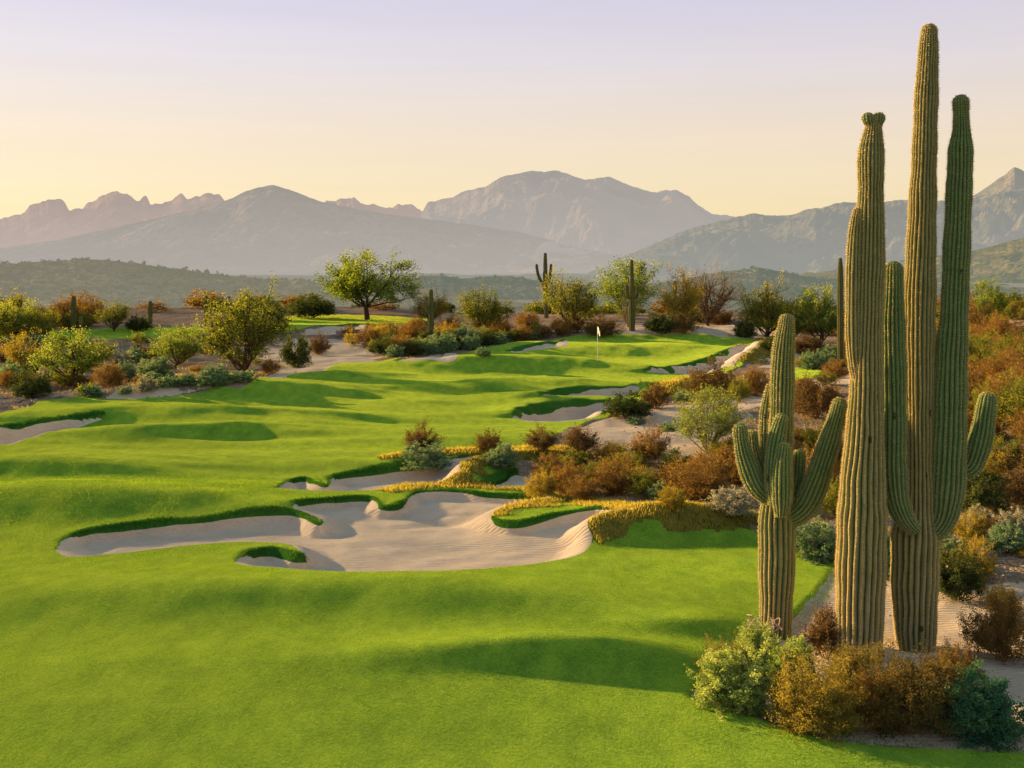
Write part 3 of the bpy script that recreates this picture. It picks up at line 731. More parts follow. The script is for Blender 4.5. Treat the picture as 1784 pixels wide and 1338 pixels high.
far_sag('saguaro with two stubby arms in front of the orange brush, right of the spreading tree', None, [(751, 604, 4.2), (751, 570, 4.6), (751, 540, 4.2), (751, 512, 3.4), (751, 507, 3)],
        [([(750, 546, 2.5), (745, 542, 3), (743.5, 535, 3), (743, 528, 2.6)], -.15), ([(752, 545, 2.5), (757, 541, 3), (758.5, 534, 2.8), (758.5, 528, 2.4)], .1)], 205)
far_sag('candelabra saguaro silhouetted above the trees, with a bent left arm', 140, [(952, 560, 3.6), (951, 520, 3.8), (950.5, 490, 3.8), (950, 460, 3.2), (950, 443, 2.6)],
        [([(951, 497, 2), (944, 492, 2.6), (938, 480, 2.5), (935.5, 468, 2.4), (935, 462, 2.2)], -.1), ([(951, 495, 2), (957, 488, 2.6), (959, 475, 2.4), (960, 462, 2.2)], .1), ([(951, 500, 2), (949, 488, 2.4), (948, 478, 2), (948, 474, 1.8)], -.3)], 206)
far_sag('slim tall saguaro with broken arm stubs in front of the pale green tree', None, [(1101, 576, 4.8), (1101, 545, 5.4), (1101, 515, 4.6), (1101, 490, 3.2), (1100.5, 465, 3), (1100.5, 455, 2.6)],
        [([(1099, 520, 2.4), (1094, 516, 3.2), (1092.5, 508, 3.3), (1092, 498, 2.8)], -.3), ([(1103, 520, 2.4), (1109, 516, 3), (1110.5, 507, 2.8), (1111, 500, 2.4)], .2)], 207)
far_sag('saguaro trunk half hidden in the orange tree behind the green', 118, [(1176, 565, 3.4), (1176, 530, 4.0), (1176, 500, 3.4), (1176, 492, 3)], [], 208)
far_sag('plain saguaro column left of the three big ones, against the blue slope', 74, [(1464, 590, 4.4), (1464, 550, 5), (1464, 500, 5), (1464, 465, 4), (1464, 452, 3)], [], 209)
far_sag('knee-high barrel cactus at the edge of the scrub, far left', 50, [(57, 686, 4), (57, 675, 4.8), (57, 664, 4.4)], [], 210)
# ------------------------------------------------------------------ plants: limbs grow towards points of a crown envelope, leaves sit on the twigs
def bez(a, b, c, n):
    t = np.linspace(0, 1, n)[:, None]; return (1 - t) ** 2 * a + 2 * t * (1 - t) * b + t * t * c
class Wood:
    def __init__(s): s.v, s.f, s.n = [], [], 0
    def tube(s, P, r0, r1, k=5):
        P = np.asarray(P); n = len(P); T = np.gradient(P, axis=0); T /= np.linalg.norm(T, axis=1, keepdims=True) + 1e-9
        ref = np.array([.31, .17, .93]) if abs(T[0, 2]) < .8 else np.array([.97, .2, .1])
        A = np.cross(T, ref); A /= np.linalg.norm(A, axis=1, keepdims=True) + 1e-9; B = np.cross(T, A)
        r = np.linspace(r0, r1, n)[:, None, None]; a = np.arange(k) / k * 2 * math.pi
        V = P[:, None] + r * (np.cos(a)[None, :, None] * A[:, None] + np.sin(a)[None, :, None] * B[:, None])
        idx = np.arange(n * k).reshape(n, k) + s.n; nx = np.roll(idx, -1, 1)
        s.f.append(np.stack([idx[:-1], nx[:-1], nx[1:], idx[1:]], -1).reshape(-1, 4)); s.v.append(V.reshape(-1, 3)); s.n += n * k
    def mesh(s, name, mat): return mesh_np(name, np.vstack(s.v), np.vstack(s.f), 4, mat, True)

def plant(name, seed, leafmat, woodmat, limbs=6, subs=7, twigs=10, leaves=14, cz=.55, rz=.45, rx=.5, trunk=0.0, tr=.03, leaf=(.022, .009), sprd=.030, twig_len=.12,
          up=.4, twig_wood=False, flat=0.0, bare=0.0, droop=0.0, lobes=.25, hollow=.0, stems=1, fan=0.0):
    """unit plant: about 1 high and 1 wide (rx is half the width)"""
    rng = np.random.default_rng(seed); W = Wood(); base = np.array([0, 0, 0.]); Lc, Ld, Lt = [], [], []
    def env(lo, hi):
        while True:
            d = rng.normal(0, 1, 3); d /= np.linalg.norm(d)
            if d[2] < -.55: continue
            k = 1 + lobes * (2 * vnoise(np.array([d[0] * 2.2 + seed]), np.array([d[1] * 2.2 + d[2] * 1.7]), seed)[0] - 1)
            r = rng.uniform(lo, hi) ** .6 * k
            p = np.array([d[0] * rx * r, d[1] * rx * r, cz + d[2] * rz * r])
            if p[2] > .03 + flat: return p
    fork = np.array([rng.normal(0, .02), rng.normal(0, .02), trunk])
    if trunk > 0: W.tube(bez(base + [0, 0, -.06], np.array([rng.normal(0, .03), rng.normal(0, .03), trunk * .5]), fork, 6), tr * 1.25, tr * .85, 8)
    allp = []
    for i in range(limbs):
        t = env(.25, .8); a = i * 2.4 + rng.uniform(-.4, .4)
        rad = np.hypot(t[0], t[1]); t[0], t[1] = rad * math.cos(a), rad * math.sin(a)
        st = fork if trunk > 0 else np.array([math.cos(a), math.sin(a), 0]) * rng.uniform(.01, .05) + [0, 0, -.02]
        midp = st + (t - st) * np.array([.62 - fan * .3, .62 - fan * .3, .40 + fan * .3]) + rng.normal(0, .035, 3)
        B_ = bez(st, midp, t, 9); B_[1:-1] += rng.normal(0, .008, (7, 3)); r0 = tr * (.62 if trunk > 0 else .8) * rng.uniform(.7, 1.1)
        W.tube(B_, r0, r0 * .3, 5)
        for j in range(subs):
            q = rng.uniform(.25, 1); s0 = B_[int(q * 8)]
            cand = [env(.5, 1.0) for _ in range(5)]; cand.sort(key=lambda c: np.linalg.norm((c - s0) * [1, 1, .8])); e = cand[0 if rng.random() < .75 else 1]
            m_ = (s0 + e) / 2 + np.array([0, 0, -.05 * up]) + rng.normal(0, .02, 3)
            S = bez(s0, m_, e, 6); W.tube(S, r0 * .35, r0 * .10, 4 if twig_wood or tr > .02 else 3)
            tone = rng.uniform(0, 1); barren = rng.random() < bare
            for k in range(twigs):
                b = S[min(5, int(rng.uniform(.25, 1.15) * 5))] + rng.normal(0, .006, 3)
                d = (b - np.array([0, 0, cz * .5])); d /= np.linalg.norm(d) + 1e-9
                d = d * .7 + rng.normal(0, .55, 3) + [0, 0, up - droop]; d /= np.linalg.norm(d)
                ln = twig_len * rng.uniform(.5, 1.2); e2 = b + d * ln
                if e2[2] < .015: e2[2] = .015
                if twig_wood or barren: W.tube(np.array([b, (b + e2) / 2 + rng.normal(0, .006, 3), e2]), r0 * .12, r0 * .04, 3)
                if barren: continue
                n = leaves; u = rng.uniform(.05, 1.05, (n, 1))
                Lc.append(b + (e2 - b) * u + rng.normal(0, sprd, (n, 3)))
                Ld.append(d * .6 + rng.normal(0, .6, (n, 3)))
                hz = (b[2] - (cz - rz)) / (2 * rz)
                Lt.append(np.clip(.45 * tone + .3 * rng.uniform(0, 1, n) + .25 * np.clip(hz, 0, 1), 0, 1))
    C = np.vstack(Lc); D = np.vstack(Ld); D /= np.linalg.norm(D, axis=1, keepdims=True); T_ = np.concatenate(Lt)
    C[:, 2] = np.maximum(C[:, 2], .01)
    S = np.cross(D, rng.normal(0, 1, D.shape)); S /= np.linalg.norm(S, axis=1, keepdims=True) + 1e-9
    l = leaf[0] * rng.uniform(.6, 1.4, (len(C), 1)); w = leaf[1] * rng.uniform(.7, 1.3, (len(C), 1))
    kxy = .5 / np.percentile(np.hypot(C[:, 0], C[:, 1]), 97.5); kz = 1 / np.percentile(C[:, 2], 99.3)     # true unit size
    C = C * [kxy, kxy, kz]; W.v = [v * [kxy, kxy, kz] for v in W.v]
    V = np.stack([C - D * l * .5, C + S * w, C + D * l * .5, C - S * w], 1).reshape(-1, 3)
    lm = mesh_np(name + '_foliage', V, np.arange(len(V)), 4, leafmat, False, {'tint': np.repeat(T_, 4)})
    return (W.mesh(name + '_wood', woodmat), lm)


WD = wood_mat('bark_dark', (.045, .032, .022), (.12, .085, .055))
WG = wood_mat('bark_grey', (.14, .11, .08), (.27, .22, .16))
WR = wood_mat('twig_brown', (.16, .09, .045), (.30, .18, .09))
LM = {
 'mesquite': leaf_mat('leaf_mesquite', [(0, (.035, .075, .014)), (.45, (.11, .175, .028)), (1, (.27, .31, .055))], .45),
 'pale':  leaf_mat('leaf_palo_verde', [(0, (.06, .11, .022)), (.5, (.17, .24, .05)), (1, (.35, .37, .09))], .42),
 'olive': leaf_mat('leaf_olive', [(0, (.05, .07, .014)), (.5, (.145, .17, .035)), (1, (.32, .29, .06))], .40),
 'gold':  leaf_mat('leaf_gold', [(0, (.09, .085, .020)), (.5, (.24, .20, .04)), (1, (.42, .32, .07))], .42),
 'rust':  leaf_mat('leaf_rust', [(0, (.062, .040, .017)), (.5, (.185, .115, .038)), (1, (.34, .215, .062))], .36),
 'brown': leaf_mat('leaf_brown', [(0, (.045, .034, .018)), (.5, (.12, .080, .038)), (1, (.24, .16, .07))], .3),
 'dark':  leaf_mat('leaf_dark', [(0, (.022, .042, .016)), (.5, (.06, .085, .030)), (1, (.14, .15, .05))], .3),
 'sage':  leaf_mat('leaf_sage', [(0, (.06, .12, .065)), (.5, (.15, .24, .13)), (1, (.30, .37, .20))], .25),
 'silver': leaf_mat('leaf_silver', [(0, (.18, .18, .13)), (.5, (.32, .31, .24)), (1, (.50, .46, .34))], .25),
 'teal':  leaf_mat('leaf_teal', [(0, (.022, .080, .045)), (.5, (.055, .155, .085)), (1, (.15, .26, .13))], .3),
 'lime':  leaf_mat('leaf_lime', [(0, (.11, .18, .055)), (.5, (.26, .35, .10)), (1, (.50, .52, .17))], .35),
 'deep': leaf_mat('leaf_deep', [(0, (.022, .026, .010)), (.5, (.080, .072, .026)), (1, (.26, .18, .05))], .33),
 'umber': leaf_mat('leaf_umber', [(0, (.045, .042, .018)), (.5, (.14, .125, .04)), (1, (.34, .27, .07))], .36),
}
# prototypes (unit size), two or three of each kind
PR = {}
def proto(key, *variants):
    PR[key] = variants
def mk(kind, leafk, wood, seeds, **kw):
    proto(kind, *[plant(kind, s, LM[leafk], wood, **kw) for s in seeds])
mk('spreading_tree', 'mesquite', WD, (11,), limbs=9, subs=13, twigs=14, leaves=13, trunk=.20, tr=.024, cz=.59, rz=.41, rx=.5, flat=.22, leaf=(.018, .007), sprd=.017, twig_len=.09, up=.2, droop=.15, lobes=.45)
mk('vase_tree', 'mesquite', WG, (12,), limbs=14, subs=7, twigs=12, leaves=10, trunk=.03, tr=.020, cz=.66, rz=.34, rx=.5, flat=.30, leaf=(.020, .008), sprd=.018, twig_len=.11, up=.5, fan=.6)
mk('green_tree', 'pale', WD, (13, 14), limbs=9, subs=10, twigs=12, leaves=11, trunk=.10, tr=.026, cz=.56, rz=.44, rx=.5, flat=.10, leaf=(.022, .009), sprd=.022, twig_len=.11, up=.35, lobes=.4)
mk('olive_tree', 'olive', WD, (15, 16, 17), limbs=9, subs=10, twigs=12, leaves=11, trunk=.07, tr=.026, cz=.54, rz=.46, rx=.5, flat=.04, leaf=(.022, .009), sprd=.024, twig_len=.11, up=.4, lobes=.45)
mk('gold_tree', 'gold', WD, (18, 19), limbs=9, subs=9, twigs=11, leaves=10, trunk=.06, tr=.022, cz=.54, rz=.46, rx=.5, flat=.06, leaf=(.022, .009), sprd=.024, twig_len=.12, up=.45, lobes=.45, bare=.1)
mk('sparse_tree', 'rust', WD, (20,), limbs=13, subs=8, twigs=10, leaves=6, trunk=.05, tr=.022, cz=.58, rz=.42, rx=.5, flat=.12, leaf=(.018, .007), sprd=.020, twig_len=.14, up=.5, lobes=.4, bare=.55, fan=.4)
mk('airy_tree', 'pale', WG, (21,), limbs=12, subs=9, twigs=13, leaves=10, trunk=.02, tr=.018, cz=.56, rz=.44, rx=.5, flat=.10, leaf=(.020, .0055), sprd=.020, twig_len=.13, up=.4, twig_wood=True, lobes=.35)
mk('olive_bush', 'olive', WR, (31, 32), limbs=12, subs=8, twigs=11, leaves=12, tr=.014, cz=.42, rz=.56, rx=.5, leaf=(.030, .010), sprd=.022, twig_len=.13, up=.6, lobes=.45)
mk('rust_bush', 'rust', WR, (33, 34, 35), limbs=13, subs=8, twigs=11, leaves=10, tr=.013, cz=.40, rz=.56, rx=.5, leaf=(.028, .009), sprd=.022, twig_len=.15, up=.6, lobes=.5, twig_wood=True)
mk('brown_bush', 'brown', WR, (36, 37), limbs=12, subs=8, twigs=10, leaves=9, tr=.014, cz=.42, rz=.55, rx=.5, leaf=(.034, .012), sprd=.020, twig_len=.17, up=.8, lobes=.55, twig_wood=True)
mk('dark_bush', 'dark', WD, (38, 39), limbs=11, subs=8, twigs=10, leaves=13, tr=.013, cz=.40, rz=.56, rx=.5, leaf=(.036, .014), sprd=.022, twig_len=.13, up=.5, lobes=.4)
mk('sage_bush', 'sage', WG, (40, 41, 42), limbs=14, subs=8, twigs=9, leaves=12, tr=.010, cz=.30, rz=.64, rx=.5, leaf=(.045, .018), sprd=.020, twig_len=.10, up=.5, lobes=.35)
mk('silver_bush', 'silver', WG, (43,), limbs=13, subs=8, twigs=9, leaves=11, tr=.010, cz=.30, rz=.64, rx=.5, leaf=(.045, .018), sprd=.022, twig_len=.12, up=.5, lobes=.4)
mk('gold_bush', 'gold', WR, (44, 45), limbs=13, subs=8, twigs=11, leaves=11, tr=.011, cz=.38, rz=.58, rx=.5, leaf=(.030, .009), sprd=.024, twig_len=.14, up=.6, lobes=.45)
# close-up plants with finer leaves
mk('near_lime_bush', 'lime', WG, (51, 52), limbs=17, subs=11, twigs=11, leaves=15, tr=.007, cz=.32, rz=.66, rx=.5, leaf=(.030, .012), sprd=.017, twig_len=.10, up=.6, lobes=.45)
mk('near_teal_bush', 'teal', WD, (53,), limbs=17, subs=11, twigs=12, leaves=15, tr=.007, cz=.30, rz=.66, rx=.5, leaf=(.028, .013), sprd=.018, twig_len=.10, up=.55, lobes=.35)
mk('near_gold_bush', 'gold', WR, (54,), limbs=20, subs=11, twigs=13, leaves=12, tr=.007, cz=.38, rz=.60, rx=.5, leaf=(.021, .0060), sprd=.018, twig_len=.10, up=.6, lobes=.45, twig_wood=True)
mk('near_olive_bush', 'umber', WR, (55, 56), limbs=20, subs=12, twigs=13, leaves=11, tr=.007, cz=.38, rz=.60, rx=.5, leaf=(.022, .0062), sprd=.018, twig_len=.11, up=.6, lobes=.5, twig_wood=True)
mk('near_deep_bush', 'deep', WR, (59,), limbs=22, subs=12, twigs=13, leaves=13, tr=.007, cz=.38, rz=.60, rx=.5, leaf=(.022, .0062), sprd=.018, twig_len=.11, up=.6, lobes=.5, twig_wood=True)
mk('near_rust_bush', 'rust', WR, (57, 58), limbs=18, subs=11, twigs=13, leaves=13, tr=.007, cz=.40, rz=.58, rx=.5, leaf=(.022, .0065), sprd=.018, twig_len=.13, up=.7, lobes=.5, twig_wood=True)

TREE_KINDS = {'spreading_tree', 'vase_tree', 'green_tree', 'olive_tree', 'gold_tree', 'sparse_tree', 'airy_tree'}
_cnt = [0]
KIND_N = [0]
DEFER = []
def place(kind, v, x, Y, z, W_, H_, rot, label, group, name=None):
    tree = kind in TREE_KINDS
    root = empty(name or ('tree' if tree else 'shrub'), (x, Y, z - .02 * H_))
    tag(root, label, 'tree' if tree else 'shrub', group)
    root.rotation_euler = (0, 0, rot); root.scale = (W_, W_, H_)
    obj('trunk' if tree else 'stems', PR[kind][v][0], root); obj('crown' if tree else 'foliage', PR[kind][v][1], root)
    if not tree: KIND_N[0] += 1
    return root
def put(kind, px, base, w, h, label, group=None, var=None, dy=0, defer=False):
    """a plant whose foot shows at photo pixel (px, base), w pixels wide and h pixels tall there"""
    _cnt[0] += 1; k = _cnt[0]
    g = unproj(px, base); Y = g[1] + dy; x = g[0] / g[1] * Y; z = ground(x, Y)
    a = (kind, (var if var is not None else k) % len(PR[kind]), x, Y, z, w / F * Y, h / F * Y, (k * 2.399) % 6.283, label, group)
    if defer: DEFER.append((w * h, a))
    else: place(*a)
def settle(budget):
    """the largest scattered shrubs become things, the many small ones left over one mass"""
    DEFER.sort(key=lambda t: -t[0] if abs(t[1][2] / t[1][3] - .01) < .50 else 1)
    n = max(0, budget - KIND_N[0])
    for _, a in DEFER[:n]: place(*a)
    V, Tn, mats, mi = [], [], [], []
    rng = np.random.default_rng(5)
    cache = {}
    for _, (kind, v, x, Y, z, W_, H_, rot, lab, grp) in DEFER[n:]:
        me = PR[kind][v][1]
        if me.name not in cache:
            co = np.empty(len(me.vertices) * 3, np.float32); me.vertices.foreach_get('co', co)
            t = np.empty(len(me.vertices), np.float32); me.attributes['tint'].data.foreach_get('value', t)
            cache[me.name] = (co.reshape(-1, 4, 3), t.reshape(-1, 4))
        co, t = cache[me.name]; k = rng.permutation(len(co))[:1700]
        c = co[k]; m_ = c.mean(1, keepdims=True); c = m_ + (c - m_) * 2.3
        c = c * [W_, W_, H_]; cs, sn = math.cos(rot), math.sin(rot)
        c = np.stack([c[..., 0] * cs - c[..., 1] * sn + x, c[..., 0] * sn + c[..., 1] * cs + Y, c[..., 2] + z], -1)
        V.append(c.reshape(-1, 3)); Tn.append(t[k].ravel())
        mt = me.materials[0]
        if mt not in mats: mats.append(mt)
        mi.append(np.full(len(k), mats.index(mt), np.int32))
    if not V: return
    V = np.vstack(V); me = mesh_np('distant_brush', V, np.arange(len(V)), 4, None, False, {'tint': np.concatenate(Tn)})
    for m_ in mats: me.materials.append(m_)
    me.polygons.foreach_set('material_index', np.concatenate(mi))
    tag(obj('distant_brush', me), 'small rusty and olive brush filling in between the larger shrubs', 'brush', kind='stuff')
    print('settled', n, 'merged', len(DEFER) - n)
# ------------------------------------------------------------------ planting list, traced from the photograph
GT = 'trees along the far side of the golf course'
put('spreading_tree', 641, 557, 182, 118, 'large spreading tree with a dark trunk and wide light green crown on the raised lawn', var=0)
put('olive_tree', 428, 655, 168, 150, 'largest olive tree on the left, bushy to the ground', GT, 0)
put('green_tree', 118, 672, 132, 98, 'small light green tree with a forked trunk, front left scrub', GT, 0)
put('gold_tree', 44, 650, 78, 74, 'orange-green thin tree left of the forked one', GT, 0)
put('green_tree', 310, 641, 96, 76, 'round pale green tree just left of the largest olive one', GT, 1)
put('olive_tree', 200, 577, 62, 52, 'round yellow-green tree on the edge of the left lawn strip', GT, 1)
put('dark_bush', 241, 577, 44, 28, 'low dark green shrub against the round yellow-green tree')
put('green_tree', 18, 590, 76, 68, 'green leafy tree at the left edge of the picture', GT, 1)
put('olive_tree', 74, 590, 64, 58, 'olive tree between the left edge and the single column cactus', GT, 2)
put('olive_tree', 165, 640, 70, 46, 'low olive tree behind the forked one', GT, 2)
put('dark_bush', 540, 554, 84, 40, 'wide dark grey-green shrub on the far left end of the raised lawn')
put('dark_bush', 516, 640, 56, 62, 'dark upright shrub beside the pale wash')
put('brown_bush', 556, 618, 42, 38, 'twiggy brown shrub on the pale wash')
put('gold_tree', 750, 570, 72, 66, 'small golden tree directly behind the cactus with two stubby arms', GT, 1)
put('olive_tree', 841, 586, 100, 84, 'olive tree right of the cactus with two stubby arms', GT, 1)
put('olive_tree', 993, 574, 104, 100, 'yellow olive tree under the candelabra cactus', GT, 2)
put('vase_tree', 1095, 574, 118, 120, 'pale green vase-shaped tree with many bare lower stems', GT, 0, dy=4)
put('gold_tree', 1185, 568, 90, 104, 'orange leafy tree right of the vase-shaped one', GT, 0)
put('sparse_tree', 1236, 568, 118, 108, 'nearly leafless brown tree with spreading bare branches', GT, 0)
put('olive_tree', 1338, 592, 104, 102, 'yellow-olive tree beyond the right tip of the green', GT, 0)
put('green_tree', 1424, 606, 104, 108, 'broad olive-green tree left of the plain cactus column', GT, 0)
put('olive_tree', 1378, 600, 70, 76, 'small olive tree between two broad ones at the right of the green', GT, 2)
put('green_tree', 1718, 575, 80, 88, 'rounded green tree poking up behind the right hillside brush', GT, 0)
put('airy_tree', 1236, 790, 146, 116, 'airy pale green tree with feathery branches on the sandy track', var=0)
for i, (px, b, w, h, k, s) in enumerate([
    (1150, 581, 58, 38, 'dark_bush', 'left half of the dark hedge behind the green'), (1192, 581, 56, 36, 'brown_bush', 'right half of the dark hedge behind the green'),
    (1048, 587, 66, 40, 'brown_bush', 'dark brown shrub behind the flag'), (1298, 588, 46, 34, 'dark_bush', 'compact dark green shrub on the pale sand behind the green'),
    (734, 792, 66, 56, 'brown_bush', 'dark maroon shrub standing on the fairway edge'), (741, 815, 90, 42, 'sage_bush', 'wide grey-green shrub in front of the dark maroon one'),
    (850, 786, 50, 38, 'brown_bush', 'small brown shrub on the turf edge, middle'), (873, 814, 56, 40, 'sage_bush', 'round grey-green shrub on the golden ridge'),
    (943, 785, 60, 44, 'brown_bush', 'compact dark shrub at the lawn edge beside the sandy track'), (1014, 790, 78, 44, 'brown_bush', 'ragged brown shrub in front of the sandy track'),
    (1072, 798, 50, 30, 'olive_bush', 'olive shrub at the near edge of the sandy track'), (1130, 812, 76, 72, 'rust_bush', 'dense red-brown shrub under the airy tree'),
    (1094, 728, 86, 44, 'dark_bush', 'grey-olive shrub on the spit beside the oval bunker'), (1140, 712, 70, 42, 'brown_bush', 'brown shrub behind the spit of the oval bunker'),
    (1240, 694, 102, 64, 'brown_bush', 'large dark brown shrub above the airy tree'), (1318, 690, 60, 50, 'rust_bush', 'reddish shrub left of the short saguaro top'),
    (1286, 700, 44, 40, 'olive_bush', 'olive shrub between the dark brown one and the saguaro'), (1262, 716, 28, 20, 'sage_bush', 'small grey tuft on the sandy track'),
    (995, 866, 96, 60, 'rust_bush', 'big rusty shrub above the golden ridge, left of its pair'), (1072, 862, 98, 68, 'rust_bush', 'big rusty shrub in the middle of the brush'),
    (944, 864, 62, 44, 'gold_bush', 'yellow-olive shrub at the left end of the rusty brush'), (1124, 868, 66, 46, 'olive_bush', 'olive shrub between the rusty ones'),
    (1220, 874, 112, 80, 'rust_bush', 'tallest rusty shrub, left of the short saguaro'), (1170, 880, 56, 36, 'gold_bush', 'golden shrub at the foot of the tallest rusty one'),
    (1276, 890, 88, 38, 'silver_bush', 'pale grey low shrub at the foot of the short saguaro arm'), (1146, 872, 40, 32, 'sage_bush', 'grey-green tuft inside the rusty brush'),
    (1002, 818, 60, 36, 'olive_bush', 'low olive shrub behind the rusty pair'), (1090, 832, 76, 50, 'olive_bush', 'olive shrub behind the middle rusty one'),
    (1180, 830, 70, 46, 'dark_bush', 'dark shrub under the airy tree on the right'), (1060, 814, 66, 40, 'rust_bush', 'low rusty shrub in front of the track'),
    (1260, 836, 80, 60, 'rust_bush', 'rusty shrub right of the airy tree foot'), (1300, 830, 60, 56, 'rust_bush', 'rusty shrub just left of the saguaro arms'),
    (960, 842, 56, 34, 'gold_bush', 'small golden shrub behind the yellow-olive one'), (1036, 846, 56, 44, 'olive_bush', 'olive shrub between the two big rusty ones'),
    (842, 640 - 20, 30, 14, 'sage_bush', 'small grey-green shrub beside the pale bunker behind the green'),
    (1420, 728, 104, 70, 'brown_bush', 'red-brown shrub seen between the short and the knobbed saguaro'), (1400, 700, 60, 44, 'rust_bush', 'rusty shrub behind the red-brown one between the saguaros'),
    (1455, 660, 50, 34, 'rust_bush', 'small rusty shrub beyond the pale path'), (1418, 642, 60, 30, 'sage_bush', 'grey-green shrub above the little green lawn patch'),
    (1396, 642, 30, 22, 'gold_bush', 'yellow tuft beside the little green lawn patch'), (1450, 632, 52, 30, 'sage_bush', 'grey-green shrub left of the knobbed saguaro'),
    (1410, 618, 70, 34, 'brown_bush', 'dark brush under the broad olive-green tree'), (1350, 612, 60, 26, 'dark_bush', 'dark brush at the right tip of the green'),
    (1430, 800, 80, 66, 'olive_bush', 'olive shrub behind the long arm of the short saguaro'), (1428, 880, 96, 104, 'rust_bush', 'orange-brown shrub filling the gap between the front saguaros'),
    (1410, 770, 60, 24, 'rust_bush', 'low rusty shrub on the gravel between the saguaros'), (1462, 905, 60, 70, 'olive_bush', 'olive shrub at the left flank of the knobbed saguaro'),
    (1340, 880, 70, 60, 'rust_bush', 'rusty shrub behind the arms of the short saguaro'),
    (1423, 975, 88, 66, 'sage_bush', 'bright grey-green shrub on the lawn corner between two saguaros'), (1549, 1008, 56, 84, 'teal', 'dark green shrub showing between the two tallest saguaros'),
    (1668, 1046, 96, 96, 'dark_bush', 'dark green shrub right of the tallest saguaro foot'), (1640, 960, 50, 52, 'brown_bush', 'brown shrub close behind the tallest saguaro foot'),
    (1760, 960, 84, 44, 'sage_bush', 'grey-green shrub at the right edge, on the gravel'), (1765, 936, 66, 46, 'silver_bush', 'pale silvery shrub at the right edge, on the gravel'),
    (1707, 916, 50, 34, 'silver_bush', 'small pale silvery shrub behind the gravel slope'), (1700, 1010, 70, 80, 'gold_bush', 'thin golden shrub left of the gravel slope'),
    (1745, 1062, 70, 44, 'gold_bush', 'low golden shrub above the big red-brown one'),
    (1748, 1150, 128, 116, 'near_rust_bush', 'big red-brown shrub on the pale sand at the right edge'),
    ]):
    if k == 'teal': k = 'near_teal_bush'
    put(k, px, b, w, h, s)
# foreground bed round the feet of the saguaros
for (px, b, w, h, k, s, v) in [
    (1436, 1146, 84, 88, 'brown_bush', 'dark brown shrub between the feet of the short and the knobbed saguaro', 0),
    (1318, 1168, 104, 72, 'near_lime_bush', 'pale yellow-green shrub at the foot of the short saguaro', 0),
    (1262, 1194, 86, 80, 'near_olive_bush', 'brown-olive shrub at the left end of the front bed', 0),
    (1385, 1201, 96, 88, 'near_lime_bush', 'bright green shrub in the middle of the front bed', 1),
    (1268, 1234, 150, 98, 'near_lime_bush', 'large grey-lime shrub at the front left corner of the bed', 1),
    (1416, 1268, 176, 122, 'near_gold_bush', 'large golden-orange shrub at the front of the bed', 0),
    (1500, 1233, 140, 108, 'near_olive_bush', 'olive shrub hiding the foot of the knobbed saguaro', 0),
    (1590, 1274, 190, 142, 'near_deep_bush', 'largest dark brown-olive shrub hiding the foot of the tallest saguaro', 1),
    (1526, 1272, 110, 96, 'near_rust_bush', 'rusty shrub between the golden one and the largest one', 0),
    (1668, 1196, 84, 76, 'near_rust_bush', 'sprig of rusty shrub right of the tallest saguaro foot', 1),
    (1705, 1286, 156, 112, 'near_teal_bush', 'dark teal-green shrub at the lower right corner', 0),
    (1462, 1278, 50, 26, 'near_lime_bush', 'small green tuft at the front edge of the bed', 0),
    ]:
    put(k, px, b, w, h, s, var=v)

# scattered desert brush: counted one by one, grown area by area
rngp = np.random.default_rng(77)
def inside(px, py, poly):
    c = False; n = len(poly)
    for i in range(n):
        (x1, y1), (x2, y2) = poly[i], poly[i - 1]
        if (y1 > py) != (y2 > py) and px < (x2 - x1) * (py - y1) / (y2 - y1) + x1: c = not c
    return c
def scatter(poly, n, kinds, wm, hr, group, label, gap=.42, allow=(0, 2, 3), ymax=150, dims=None):
    """n shrubs inside a photo-space area; wm = width range in metres"""
    xs = [p[0] for p in poly]; ys = [p[1] for p in poly]; put_ = []; tries = 0
    while len(put_) < n and tries < n * 60:
        tries += 1
        px, py = rngp.uniform(min(xs), max(xs)), rngp.uniform(min(ys), max(ys))
        if not inside(px, py, poly): continue
        g = unproj(px, py)
        if g[1] > ymax: continue
        ci, ri = int(col_index(px)), int((math.log(g[1]) - vs[0]) / (vs[-1] - vs[0]) * (NV - 1))
        if not (0 <= ci < NU and 0 <= ri < NV) or cls[ri, ci] not in allow: continue
        w = rngp.uniform(*wm)
        if any(math.hypot(g[0] - a, g[1] - b) < gap * (w + c) for a, b, c in put_): continue
        put_.append((g[0], g[1], w))
        k = kinds[rngp.integers(len(kinds))]
        h = w * rngp.uniform(*hr)
        put(k, px, py, w * F / g[1], h * F / g[1], label, group, defer=True)
scatter([(1640, 900), (1620, 700), (1650, 600), (1690, 545), (1900, 500), (2060, 520), (2060, 880), (1800, 890)], 150, ['rust_bush', 'rust_bush', 'olive_bush', 'olive_bush', 'brown_bush', 'olive_bush', 'gold_bush', 'rust_bush', 'dark_bush'], (1.1, 2.4), (.55, .8),
        'brush on the right hillside', 'rusty or olive shrub in the dense brush on the hillside right of the saguaros', .30)
scatter([(1540, 880), (1540, 600), (1640, 580), (1640, 880)], 22, ['rust_bush', 'olive_bush', 'gold_bush'], (1.2, 2.4), (.6, .85), 'brush behind the tallest saguaro', 'rusty or olive shrub glimpsed between the stems of the tallest saguaro', .30)
scatter([(1460, 640), (1490, 560), (1700, 530), (1700, 600), (1540, 660)], 20, ['olive_bush', 'rust_bush', 'dark_bush'], (2, 4), (.6, .9), 'brush far behind the big saguaros', 'mixed shrub far behind the three big saguaros', .3)
